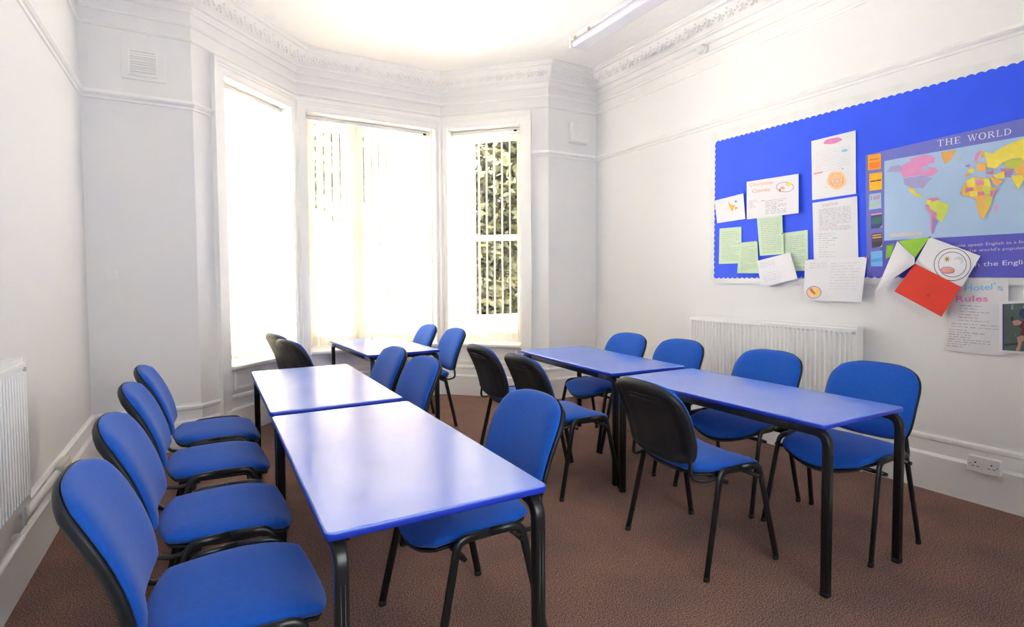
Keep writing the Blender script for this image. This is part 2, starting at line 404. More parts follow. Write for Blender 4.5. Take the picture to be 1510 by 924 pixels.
# ------------------------------------------------------------------ chair
def squircle(u, v, k): return u*math.sqrt(1-k*v*v), v*math.sqrt(1-k*u*u)
def pillow(P, N, top, bot, mi=0, NS=14):
    """closed cushion over (u,v) in [-1,1]^2: P(u,v) base point, N(u,v) normal, top/bot(u,v,r) thickness"""
    m = MB(); S = [math.sin(PI/2*(2*i/NS-1)) for i in range(NS+1)]; idx = {}; V = []
    for side in (0, 1):
        for i, u in enumerate(S):
            for j, v in enumerate(S):
                if side and (i in (0, NS) or j in (0, NS)): idx[(1, i, j)] = idx[(0, i, j)]; continue
                r = max(abs(u), abs(v)); p = P(u, v); n = N(u, v)
                V.append(p+n*(top(u, v, r) if side == 0 else -bot(u, v, r))); idx[(side, i, j)] = len(V)-1
    F = []
    for i in range(NS):
        for j in range(NS):
            q = [(i, j), (i+1, j), (i+1, j+1), (i, j+1)]
            F.append([idx[(0, *c)] for c in q]); F.append([idx[(1, *c)] for c in q[::-1]])
    m.add(V, F, mi, True); return m

def make_chair():
    root = thing('stacking_chair', 'blue chair', 'chair')
    # --- seat: x forward, y left
    def sp(u, v, g=1.0):
        a, b = squircle(u, v, .30); x = -.005+.218*g*a; y = (.232-.012*(a-.3)**2)*g*b
        f = max(0, (a+.05))/1.05
        z = .443+.008*abs(b)**2-.062*f**2.6*(1-.80*abs(b)**2.2)+.006*max(0, -a)**2
        return Vector((x, y, z))
    up = lambda u, v: Vector((0, 0, 1))
    e = lambda r, p=6: max(0, 1-r**p)**.5
    pillow(lambda u, v: sp(u, v), up, lambda u, v, r: .026*e(r, 4)+.008*(1-r*r), lambda u, v, r: .030*e(r, 5)).build('seat', FABRIC, root)
    pillow(lambda u, v: sp(u, v, .955)-Vector((0, 0, .026)), up, lambda u, v, r: .002, lambda u, v, r: .014*e(r, 8)+.001).build('seat_pan', BLACKP, root)
    # --- backrest
    def bp(u, v, g=1.0):
        k = .36 if u > 0 else .22; a, b = u*math.sqrt(1-k*.75*v**4), v*math.sqrt(1-k*u**4)      # u up, v across
        s = .5+.5*a*g; w = .225*g*(1-.03*(1-s))
        z = .484+.338*s+(-.018*(1-b*b) if u < 0 else .012*(1-b*b))*abs(a)**2
        x = -.238-.040*s-.091*s*s+.030*b*b
        return Vector((x, w*b, z))
    def bn(u, v, sgn=1):
        s = .5+.5*u; t = Vector((-.052-.176*s, 0, .352)).normalized()
        return Vector((t.z, -.22*v, -t.x)).normalized()
    pillow(bp, bn, lambda u, v, r: .028*e(r, 5)+.004*(1-r*r), lambda u, v, r: .006*e(r)).build('backrest', FABRIC, root)
    def shell_b(u, v, r):
        rim = .027 if r > .80 else .017
        if r < .78 and abs(abs(v)-.60) < .07: rim = .022
        return rim*max(0, 1-r**10)**.5+.001
    sh = pillow(lambda u, v: bp(u, v, 1.015)-bn(u, v)*.005, bn, lambda u, v, r: .001, shell_b, NS=22)
    for h_ in (.70, .58):                                   # moulded ribs across the shell
        path = [bp(h_, -.5+k*.1)-bn(h_, -.5+k*.1)*.0225 for k in range(11)]; sh.tube(path, .0022, n=6)
    sh.build('backrest_shell', BLACKP, root)
    # --- frame: each side an inverted U of oval tube
    for sy in (1, -1):
        top = .448
        for sx in (1, -1):
            pts = [(0, sy*.246, top+.004), (sx*.118, sy*.246, top), (sx*.213, sy*.266, .012)]
            lg = MB().tube(fillet(pts, .045, 7), .0150, .0098, ref=(sx*1, 0, .15), n=14)
            lo = lg.build('leg', BLACKM, root)
            ft = MB().tube([(sx*.2108, sy*.2656, .020), (sx*.213, sy*.266, .0)], .0158, .0106, ref=(1, 0, 0), n=14)
            ft.build('rubber_foot', RUBBER, lo)
        j = [(-.085, sy*.236, .428), (-.170, sy*.225, .412), (-.240, sy*.198, .418), (-.232, sy*.186, .53), (-.240, sy*.184, .60)]
        MB().tube(fillet(j, [.06, .045, .08], 6), .011, .0075, n=12, ref=(0, 1, 0)).build('back_support', BLACKM, root)
    for x, z in ((.108, .398), (-.108, .412)):
        cb = MB().tube([(x, -.262, z), (x, .262, z)], .010, n=12)
        for sy in (1, -1): cb.disc((x, sy*.262, z), (0, sy, 0), .0085, .012, n=10)
        cb.build('crossbar', BLACKM, root)
    return root

CH = [  # x, y, facing (deg), label
 (.075, 1.640, 0, 'blue chair nearest the camera at bottom left, seat cut off by the photo edge', 'L'),
 (.065, 2.225, -1, 'blue chair by the left wall radiator, second from the camera in its row', 'L'),
 (.055, 2.900, 0, 'blue chair in the left row, third from the camera, before the left wall', 'L'),
 (.06, 3.465, 0, 'blue chair farthest from the camera in the left row, nearest the alcove wall', 'L'),
 (.805, 1.82, 181, 'blue chair tucked under the large near table, backrest rising beside its corner', 'A'),
 (.79, 2.985, 183, 'blue chair at the second left table, nearer of two with only backs showing', 'A'),
 (.78, 3.545, 182, 'blue chair at the second left table, the farther of two, beside the bay table', 'A'),
 (1.69, 4.61, 180, 'nearer blue chair at the right side of the bay table, below the window pier', 'E'),
 (1.63, 5.145, 180, 'farther blue chair at the right side of the bay table, before the centre window', 'E'),
 (.885, 4.56, 16, 'chair with black back at the left side of the bay table, the nearer one', 'E'),
 (.86, 5.13, 14, 'sunlit chair at the left side of the bay table, mostly hidden behind its neighbour', 'E'),
 (2.06, 1.805, -4, 'chair with black back turned to us at the near right table, legs fully visible', 'M'),
 (2.00, 2.810, -2, 'black-backed blue chair at the far right table, its blue seat showing', 'M'),
 (2.00, 3.37, -2, 'black-backed blue chair at the far right table, nearest the right bay window', 'M'),
 (2.765, 1.535, 180, 'blue chair by the right wall beside the bare skirting, nearest the double socket', 'R'),
 (2.735, 2.125, 181, 'blue chair before the middle of the right wall radiator, second from the camera', 'R'),
 (2.735, 2.850, 181, 'blue chair at the far end of the right wall radiator, third from the camera', 'R'),
 (2.725, 3.412, 181, 'blue chair farthest from the camera by the right wall, near the alcove corner', 'R')]
GR = {'L': 'chairs in the row along the left wall', 'A': 'chairs on the inner side of the left tables', 'E': 'chairs around the bay table',
      'M': 'chairs on the near side of the right tables', 'R': 'chairs along the right wall'}
proto = make_chair()
for k, (x, y, a, lab, g) in enumerate(CH):
    o = proto if k == 0 else copy_thing(proto, (x, y, 0), math.radians(a))
    o.location = (x, y, 0); o.rotation_euler.z = math.radians(a)
    tag(o, lab, 'chair', GR[g])

# ------------------------------------------------------------------ tables (origin at the near-left corner, x across, y along)
TW, TL_, THT = .610, 1.246, .703
def make_table():
    root = thing('classroom_table', 'table', 'table')
    # top: rounded slab with bull-nosed edge
    m = MB(); r = .022; N = 6; t = .022
    def ring(ins, z):
        out = []
        for cx, cy, a0 in ((TW-r, TL_-r, 0), (r, TL_-r, 90), (r, r, 180), (TW-r, r, 270)):
            for k in range(N+1):
                a = math.radians(a0+90*k/N); out.append((cx+(r-ins)*math.cos(a), cy+(r-ins)*math.sin(a), z))
        return out
    prof = [(.006, THT-t), (.0018, THT-t+.0025), (0, THT-t+.007), (0, THT-.006), (.0015, THT-.002), (.005, THT)]
    R = [ring(*p) for p in prof]; n = len(R[0]); V = [p for q in R for p in q]
    m.add(V, [(k*n+i, k*n+(i+1) % n, (k+1)*n+(i+1) % n, (k+1)*n+i) for k in range(len(R)-1) for i in range(n)], 0, True)
    m.add(R[0], [tuple(range(n-1, -1, -1))]); m.add(R[-1], [tuple(range(n))])
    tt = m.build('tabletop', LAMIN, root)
    eb = MB(); E_ = [(.0062, THT-t-.0004), (.0012, THT-t+.0022), (-.0007, THT-t+.007), (-.0007, THT-.0055), (.0002, THT-.0030)]
    R = [ring(*p) for p in E_]; V = [p for q in R for p in q]
    eb.add(V, [(k*n+i, k*n+(i+1) % n, (k+1)*n+(i+1) % n, (k+1)*n+i) for k in range(len(R)-1) for i in range(n)], 0, True)
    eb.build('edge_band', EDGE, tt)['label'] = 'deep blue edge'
    zr = THT-t-.0195
    for sx, x in ((1, .034), (-1, TW-.034)):
        for y0, sg in ((.004, 1), (TL_-.004, -1)):
            pts = [(x, y0+sg*.16, zr), (x, y0, zr), (x, y0-sg*.002, .012)]
            lg = MB().tube(fillet(pts, .055, 8), .0168, .0165, ref=(1, 0, 0), n=16, sq=True)
            for q in (-.005, .005):                      # pressed flutes down the face of the leg
                lg.tube([(x+q, y0-sg*.0170, .05), (x+q, y0-sg*.0170, .58)], .002, n=6)
            lo = lg.build('leg', BLACKM, root)
            MB().tube([(x, y0-sg*.002, 0), (x, y0-sg*.002, .018)], .0171, .0168, ref=(1, 0, 0), n=16, sq=True).build('foot_cap', RUBBER, lo)
        MB().tube([(x, .164, zr), (x, TL_-.164, zr)], .0168, .0165, ref=(1, 0, 0), n=16, sq=True).build('side_rail', BLACKM, root)
    for y in (.10, TL_-.10):
        cb = MB().tube([(.046, y, zr-.001), (TW-.046, y, zr-.001)], .0135, .0135, ref=(0, 1, 0), n=16, sq=True)
        cb.build('cross_rail', BLACKM, root)
    for x in (.05, TW-.08):
        for y in (.03, TL_-.06):
            MB().rbox((x, y, THT-t-.012), (x+.03, y+.03, THT-t-.0005), .006).build('fixing_bracket', BLACKM, root)
    return root
TB = [(.2312, 1.2772, .535, 'large blue table nearest the camera, bright window glare across its top'),
      (.2450, 2.6010, .489, 'blue table washed white by glare, end to end behind the nearest table'),
      (2.179, 2.592, 3.6, 'far blue table of the right pair, one corner toward the bay window'),
      (2.126, 1.240, .72, 'near blue table of the right pair, its two near legs standing on open carpet'),
      (1.105, 4.195, -2.2, 'small-looking table inside the bay, top bleached white by the window')]
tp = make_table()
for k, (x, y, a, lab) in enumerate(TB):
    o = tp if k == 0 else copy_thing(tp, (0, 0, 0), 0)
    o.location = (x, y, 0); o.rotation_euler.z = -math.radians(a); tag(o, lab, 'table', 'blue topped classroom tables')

# ------------------------------------------------------------------ radiators and wall fittings
def radiator(label, M, length, z0, z1, depth, end_cap, drop=.0):
    """local frame: s along the wall, d out of the wall, z up"""
    root = thing('panel_radiator', label, 'radiator', M @ Vector((length/2, 0, z0)))
    inv = Matrix.Translation(-root.location)
    b = MB(); pitch = .0335; n = int((length-.04)/pitch); pts = [(0, depth-.004)]
    for k in range(n):
        s = .02+(length-.04)*k/n; w = (length-.04)/n
        pts += [(s+w*.18, depth-.004), (s+w*.34, depth-.014), (s+w*.66, depth-.014), (s+w*.82, depth-.004)]
    pts.append((length, depth-.004)); za, zb = z0+.045, z1-.055; V = []; F = []
    for s, d in pts: V += [(s, depth-.004, z0), (s, depth-.004, za-.012), (s, d, za), (s, d, zb), (s, depth-.004, zb+.012), (s, depth-.004, z1-.022), (s, depth-.010, z1-.010)]
    q = 7
    for i in range(len(pts)-1):
        for k in range(q-1): F.append((i*q+k, (i+1)*q+k, (i+1)*q+k+1, i*q+k+1))
    b.add(V, F, 0, False)
    b.box((.002, depth-.06, z0), (length-.002, depth-.016, z1-.03))
    b.xf(inv @ M).build('panel', RADM, root)
    g = MB()
    for k in range(int(length/.02)): g.box((.01+k*.02, .035, z1-.02), (.022+k*.02, depth-.012, z1-.008))
    g.box((0, .030, z1-.03), (length, .036, z1)); g.box((0, depth-.014, z1-.024), (length, depth-.008, z1))
    g.xf(inv @ M).build('top_grille', RADM, root)
    for s in (0, length-.004): MB().rbox((s-.003, .03, z0+.03), (s+.007, depth-.002, z1-.002), .008, axis=1).xf(inv @ M).build('side_panel', RADM, root)
    for s in (.15, length-.15): MB().box((s, 0, z0+.06), (s+.04, .04, z1-.08)).xf(inv @ M).build('bracket', RADM, root)
    v = MB(); s = .02 if end_cap == 0 else length-.02
    v.disc((s, depth-.01, z1-.045), (0, 1, 0), .009, .012, n=14); v.xf(inv @ M).build('air_vent', STEEL, root)
    t = MB(); s = length+.02 if end_cap else -.02
    t.tube([(length/2, .05, z0+.02), (s, .05, z0+.02), (s, .05, .0)] if False else fillet([(s-.05*(1 if end_cap else -1), .055, z0+.03), (s, .055, z0+.03), (s, .055, drop)], .015), .009, n=10)
    t.disc((s, .055, z0+.0), (0, 0, 1), .016, .06, n=14)
    t.xf(inv @ M).build('valve', UPVC, root)
    return root
# right wall: s runs toward the camera (-y), d = -x
MR = Matrix(((0, -1, 0, WR), (-1, 0, 0, 3.385), (0, 0, 1, 0), (0, 0, 0, 1)))
radiator('long white ribbed radiator on the right wall below the notice board', MR, 1.42, .40, .965, .10, 1)
ML = Matrix(((0, 1, 0, XL), (1, 0, 0, 1.30), (0, 0, 1, 0), (0, 0, 0, 1)))
radiator('white ribbed radiator on the left wall, cut off by the left photo edge', ML, 1.545, .405, .985, .088, 1, .30)

t = MB().tube(fillet([(XL+.045, 2.90, .375), (XL+.045, 2.92, .315), (XL+.045, 3.50, .315)], .03), .017, n=14)
for y in (2.95, 3.4): t.box((XL+.0, y, .305), (XL+.045, y+.02, .325))
tag(t.build('heating_pipe', TRIM, loc=(XL+.045, 3.1, .3)), 'white pipe along the left skirting between radiator and junction box', 'pipe')
t = MB().tube(fillet([(XL+.06, 1.2, .27), (XL+.06, 2.80, .27), (XL+.035, 2.83, .27)], .02), .015, n=14)
for y in (1.6, 2.4): t.box((XL+.02, y, .262), (XL+.06, y+.02, .278))
tag(t.build('heating_pipe', TRIM, loc=(XL+.06, 2.1, .27)), 'lower white pipe running under the left radiator toward the camera', 'pipe')
jb = thing('junction_box', 'small beige box on the left skirting with a thin dark cable', 'junction box', (XL+.03, 3.61, .22))
MB().rbox((0, -.085, 0), (.038, .085, .13), .008, axis=0).build('housing', BEIGE, jb)
MB().rbox((.038, -.07, .015), (.044, .07, .115), .006, axis=0).build('cover', BEIGE, jb)
MB().tube(fillet([(.02, -.085, .09), (.022, -.13, .05), (.012, -.11, -.06), (.012, -.07, -.205)], .03), .004, n=8).build('cable', BLACKM, jb)

sk = thing('double_socket', 'white double power socket on the right skirting', 'socket', (WR-.032, 1.297, .193))
MB().rbox((-.026, -.073, 0), (0, .073, .084), .006, axis=0).build('back_box', UPVC, sk)
fp = MB().rbox((-.034, -.074, -.001), (-.026, .074, .085), .007, axis=0).build('face_plate', UPVC, sk)
for sy in (1, -1):
    h = MB(); y = sy*.036
    for (dy, z, w, hh) in ((0, .052, .0035, .008), (-.011, .031, .006, .0035), (.011, .031, .006, .0035)): h.box((-.0348, y+dy-w, z-hh/2), (-.034, y+dy+w, z+hh/2))
    h.build('pin_holes', DARK, fp)
    MB().rbox((-.038, sy*.016-.008, .055), (-.034, sy*.016+.008, .075), .003, axis=0).build('rocker_switch', UPVC, fp)
for y in (-.06, .06): MB().disc((-.034, y, .042), (-1, 0, 0), .0035, .0006, n=10).build('screw', CHROME, fp)
ls = thing('light_switch', 'white single switch plate on the left alcove wall', 'switch', (-.56, YB, 1.298))
MB().rbox((-.044, -.010, 0), (.044, 0, .088), .006, axis=1).build('face_plate', UPVC, ls)
MB().rbox((-.009, -.016, .030), (.009, -.010, .058), .003, axis=1).build('rocker', UPVC, ls)
vt = thing('wall_vent', 'square painted air vent high on the left alcove wall', 'vent', (-.33, YB, 2.74))
MB().rbox((-.135, -.012, 0), (.135, 0, .315), .004, axis=1).build('cover_plate', WALL, vt)
f = MB(); x0, x1, z0, z1 = -.09, .085, .028, .21
for a, b in (((x0, z0), (x1, z0+.010)), ((x0, z1-.010), (x1, z1)), ((x0, z0+.01), (x0+.01, z1-.01)), ((x1-.01, z0+.01), (x1, z1-.01))): f.box((a[0], -.022, a[1]), (b[0], -.012, b[1]))
f.build('frame', TRIM, vt)
l = MB()
for k in range(9):
    z = z0+.012+k*.0178; l.add([(x0+.01, -.020, z), (x1-.01, -.020, z), (x1-.01, -.0125, z+.012), (x0+.01, -.0125, z+.012), (x0+.01, -.0185, z-.002), (x1-.01, -.0185, z-.002)], [(0,1,2,3), (4,5,1,0)])
l.build('louvres', TRIM, vt)
ab = thing('alarm_box', 'white plastic box high on the right alcove wall', 'alarm box', (3.56, YB, 2.735))
MB().rbox((-.115, -.045, 0), (.115, 0, .225), .015, axis=1).build('base', UPVC, ab)
MB().rbox((-.108, -.075, .007), (.108, -.045, .218), .02, axis=1).build('cover', UPVC, ab)
dt = thing('ceiling_sensor', 'small round white sensor fixed to the right wall under the cornice', 'sensor', (WR, 3.335, 3.255))
MB().disc((0, 0, 0), (-1, 0, 0), .046, .030, n=24).build('base', UPVC, dt)
MB().disc((-.03, 0, 0), (-1, 0, 0), .040, .030, n=24, r2=.030).build('dome', UPVC, dt)

lt = thing('fluorescent_light', 'unlit fluorescent batten light on the ceiling', 'light fitting', (3.035, 3.2, ZC))
MB().rbox((-.085, -.90, -.045), (.085, .90, 0), .008, axis=1).build('body', mat('light_body', (.68, .68, .74), .45, .4, var=(8, .02)), lt)
MB().rbox((-.080, -.885, -.105), (.080, .885, -.045), .025, axis=1).build('diffuser', mat('prismatic_diffuser', (.66, .66, .74), .35, .5, bump=(180, .3, .002), var=(6, .02)), lt)
for s in (1, -1): MB().rbox((-.088, s*.885-.006, -.108), (.088, s*.885+.022*s, 0), .01, axis=1).build('end_cap', UPVC, lt)
for y in (-.6, .6, .8): MB().rbox((-.094, y, -.06), (-.085, y+.03, -.03), .003).build('clip', mat('brass_clip', (.5, .38, .2), .4, .5, metal=.6, var=(20, .05)), lt)

# ------------------------------------------------------------------ notice board
def text_polys(s):
    c = bpy.data.curves.new('tmp', 'FONT'); c.body = s; c.size = 1; c.resolution_u = 3
    o = bpy.data.objects.new('tmp', c); COL.objects.link(o); dg = bpy.context.evaluated_depsgraph_get(); dg.update()
    e = o.evaluated_get(dg); me = e.to_mesh()
    V = [(v.co.x, v.co.y) for v in me.vertices]; F = [list(p.vertices) for p in me.polygons]
    e.to_mesh_clear(); bpy.data.objects.remove(o); bpy.data.curves.remove(c)
    xs = [v[0] for v in V]; x0, x1 = min(xs), max(xs)
    return [((x-x0)/(x1-x0), y/.73) for x, y in V], F           # x 0..1, capital height 1
PAPER = lambda n, c: mat(n, c, .7, .3, bump=(40, .08, .002), var=(6, .02))
WHITE = PAPER('white_paper', (.80, .79, .82)); GREENP = PAPER('pale_green_paper', (.60, .76, .54))
BOARDB = mat('board_blue_paper', (.035, .105, .93), .6, .3, bump=(60, .05, .002), var=(5, .03))
INK = {k: mat('ink_'+k, srgb(*c), .7, .3, var=(30, .05)) for k, c in dict(grey=(178, 176, 186), dark=(120, 116, 130), black=(50, 45, 50), pink=(226, 140, 190), orange=(238, 165, 120),
    yellow=(246, 205, 75), cyan=(130, 200, 235), purple=(150, 120, 190), red=(228, 60, 40), green=(140, 200, 60), peach=(246, 205, 160), rose=(232, 165, 160), lime=(225, 225, 90), brown=(190, 140, 60), sky=(110, 180, 225)).items()}

def inv_bilinear(q, p):
    u = v = .5
    for _ in range(12):
        a = [q[0][i]*(1-u)*(1-v)+q[1][i]*u*(1-v)+q[2][i]*u*v+q[3][i]*(1-u)*v-p[i] for i in (0, 1)]
        du = [(q[1][i]-q[0][i])*(1-v)+(q[2][i]-q[3][i])*v for i in (0, 1)]; dv = [(q[3][i]-q[0][i])*(1-u)+(q[2][i]-q[1][i])*u for i in (0, 1)]
        D = du[0]*dv[1]-du[1]*dv[0]; u -= (a[0]*dv[1]-a[1]*dv[0])/D; v -= (du[0]*a[1]-du[1]*a[0])/D
    return u, v
class Sheet:
    """a sheet of paper pinned to the wall: four measured corners (TL TR BR BL), the distance of each corner from the wall, an optional belly"""
    def __init__(s, quad, offs, paper=WHITE, belly=0.0, N=8):
        s.q, s.o, s.b, s.mats, s.m = quad, offs, belly, [paper], MB(); V = []; F = []
        for lay in (0, 1):
            for i in range(N+1):
                for j in range(N+1):
                    u, v = j/N, i/N; px = s.pix(u, v); V.append(on_wall(*px, s.off(u, v)-(.0007 if lay else 0)))
        w = N+1; K = w*w
        for i in range(N):
            for j in range(N): a = i*w+j; F.append((a, a+w, a+w+1, a+1)); F.append((K+a, K+a+1, K+a+w+1, K+a+w))
        rim = [j for j in range(w)]+[i*w+N for i in range(1, w)]+[N*w+j for j in range(N-1, -1, -1)]+[i*w for i in range(N-1, 0, -1)]
        for k in range(len(rim)): a, b = rim[k], rim[(k+1) % len(rim)]; F.append((a, b, K+b, K+a))
        s.m.add(V, F, 0, False)
    def pix(s, u, v): return tuple(s.q[0][i]*(1-u)*(1-v)+s.q[1][i]*u*(1-v)+s.q[2][i]*u*v+s.q[3][i]*(1-u)*v for i in (0, 1))
    def off(s, u, v): return s.o[0]*(1-u)*(1-v)+s.o[1]*u*(1-v)+s.o[2]*u*v+s.o[3]*(1-u)*v+s.b*math.sin(PI*min(1, max(0, u)))*math.sin(PI*min(1, max(0, v)))
    def mi(s, m):
        if m not in s.mats: s.mats.append(m)
        return s.mats.index(m)
    def poly_uv(s, pts, m, lay=1):
        s.m.add([on_wall(*s.pix(u, v), s.off(u, v)+.0005*lay) for u, v in pts], [tuple(range(len(pts)))], s.mi(m)); return s
    def poly(s, pts, m, lay=1): return s.poly_uv([inv_bilinear(s.q, p) for p in pts], m, lay)
    def ring(s, c, rx, ry, wd, m, lay=1, n=28, a0=0, a1=360):
        pts = []
        for k in range(n):
            t0, t1 = math.radians(a0+(a1-a0)*k/n), math.radians(a0+(a1-a0)*(k+1)/n)
            s.poly([(c[0]+rx*math.cos(t0), c[1]+ry*math.sin(t0)), (c[0]+rx*math.cos(t1), c[1]+ry*math.sin(t1)), (c[0]+(rx-wd)*math.cos(t1), c[1]+(ry-wd)*math.sin(t1)), (c[0]+(rx-wd)*math.cos(t0), c[1]+(ry-wd)*math.sin(t0))], m, lay)
        return s
    def blob(s, c, rx, ry, m, lay=1, n=14, wob=.0, rot=0):
        cr, sr = math.cos(rot), math.sin(rot); P = []
        for k in range(n):
            t = 2*PI*k/n; r = 1+wob*math.sin(5*t); x, y = rx*r*math.cos(t), ry*r*math.sin(t); P.append((c[0]+x*cr-y*sr, c[1]+x*sr+y*cr))
        return s.poly(P, m, lay)
    def lines(s, u0, u1, v0, v1, n, m, h=.006, fill=.75, lay=1, seed=1):
        rnd = random.Random(seed)
        for k in range(n):
            v = v0+(v1-v0)*k/max(1, n-1); u = u0; end = u0+(u1-u0)*(1 if rnd.random() < fill else rnd.uniform(.35, .9))
            while u < end-.01:
                w = min(rnd.uniform(.03, .13), end-u); hh = h*rnd.uniform(.7, 1.3); s.poly_uv([(u, v-hh), (u+w, v-hh), (u+w, v+hh), (u, v+hh)], m, lay); u += w+rnd.uniform(.012, .03)
        return s
    def write(s, txt, p0, p1, cap, m, lay=1, lean=0):
        """text between two measured baseline ends, capitals cap px high"""
        V, F = text_polys(txt); P = [(p0[0]+(p1[0]-p0[0])*x+lean*y, p0[1]+(p1[1]-p0[1])*x-cap*y) for x, y in V]
        for f in F: s.poly([P[i] for i in f], m, lay)
        return s
    def done(s, name, label, cat, group=None, parent=None, pins=()):
        o = s.m.build(name, s.mats, parent, loc=None if parent else on_wall(*s.pix(.5, 1), .02))
        if parent is None: tag(o, label, cat, group)
        elif label: o['label'] = label
        for px, m in pins:
            u, v = inv_bilinear(s.q, px); c = on_wall(*px, s.off(u, v)); base = Vector((0, 0, 0)) if parent else o.location
            MB().disc(c-base, (-1, 0, 0), .0035, .005, n=10, r2=.0045).build('drawing_pin', m, o)
        return o

# backing board, its pale border strips with a scalloped inner edge
ZT = lambda y: 2.520-(3.22-y)*.0245; ZTI = lambda y: 2.432-(3.22-y)*.006
YL, YE = 3.225, .62; ZB, ZBI = 1.240, 1.288
nb = thing('notice_board', 'large royal blue notice board with a scalloped white border on the right wall', 'notice board', (WR, 1.9, 1.24))
nv = Vector((-WR, -1.9, -1.24)); inb = Matrix.Translation(nv)
MB().box((WR-.018, YE, ZB+.004), (WR-.001, YL-.004, 2.452)).xf(inb).build('backing', BOARDB, nb)
STRIP = mat('border_card', (.78, .78, .77), .5, .4, var=(12, .04))
def strip(kind):
    m = MB(); per = .0455; x0, x1 = WR-.0205, WR-.018; outer = []; inner = []
    if kind in ('top', 'bottom'):
        n = int((YL-YE)/per*8)
        for k in range(n+1):
            y = YL-(YL-YE)*k/n; sc = .0100*abs(math.sin(PI*(YL-y)/per))**.8
            if kind == 'top': outer.append((y, ZT(y))); inner.append((y, ZTI(y)+sc-.003))
            else: outer.append((y, ZB)); inner.append((y, ZBI-sc+.003))
    else:
        n = int((2.52-ZB)/per*8)
        for k in range(n+1):
            z = ZB+(ZT(YL)-ZB)*k/n; sc = .0100*abs(math.sin(PI*(z-ZB)/per))**.8; outer.append((YL, z)); inner.append((YL-.045+sc-.003, z))
    if kind == 'side': x0 -= .0012; x1 -= .0012
    N = len(outer); V = [(x0, *p) for p in outer]+[(x0, *p) for p in inner]+[(x1, *p) for p in outer]+[(x1, *p) for p in inner]; F = []
    for k in range(N-1): F += [(k, k+1, N+k+1, N+k), (2*N+k, 3*N+k, 3*N+k+1, 2*N+k+1), (k, 2*N+k, 2*N+k+1, k+1), (N+k, N+k+1, 3*N+k+1, 3*N+k)]
    m.add(V, F); m.xf(inb).build('border_strip', STRIP, nb)
for k_ in ('top', 'bottom', 'side'): strip(k_)
MB().box((WR-.016, YE, 2.45), (WR-.001, YL-.004, ZT(YL)-.075)).xf(inb).build('backing_edge', STRIP, nb)

# ---- world map poster
PUR = mat('poster_purple', srgb(112, 118, 205), .35, .5, var=(4, .03)); PUR2 = mat('poster_violet', srgb(92, 92, 200), .35, .5, var=(4, .03)); SEA = mat('poster_sea', srgb(172, 200, 232), .35, .5, var=(5, .03))
C_ = {k: mat('map_'+k, srgb(*c), .4, .5, var=(25, .05)) for k, c in dict(pink=(228, 150, 200), lilac=(170, 165, 212), yellow=(240, 220, 90), gold=(232, 190, 90), orange=(238, 180, 95), lime=(205, 215, 90), rose=(215, 135, 165), violet=(160, 140, 200), white=(232, 232, 240), cream=(214, 206, 208)).items()}
COV = {k: mat('cover_'+k, srgb(*c), .4, .5, var=(25, .05)) for k, c in dict(orange=(250, 160, 50), amber=(252, 190, 30), blue=(160, 200, 232), dark=(62, 84, 118), umber=(98, 80, 100), cyan=(120, 190, 240), rust=(215, 95, 50), deep=(70, 60, 80)).items()}
po = Sheet([(1276, 228.5), (1592, 155), (1592, 410), (1278, 407.5)], (.024,)*4, PUR, N=2)
def reg(scale, ox, oy): return lambda *pts: [(ox+u/scale, oy+v/scale) for u, v in pts]
G8 = reg(4.863, 1320, 170); G4 = reg(5.433, 1270, 170); G2 = reg(5.133, 1270, 220); G5 = reg(4.4, 1270, 330)
po.poly([(1304, 355.5), (1592, 338), (1592, 410), (1279, 407)], PUR2)
po.poly([(1304, 237.5), (1320, 234.4), (1510, 200.6), (1586, 187), (1586, 338), (1510, 343.4), (1304, 354.6)], SEA, 2)
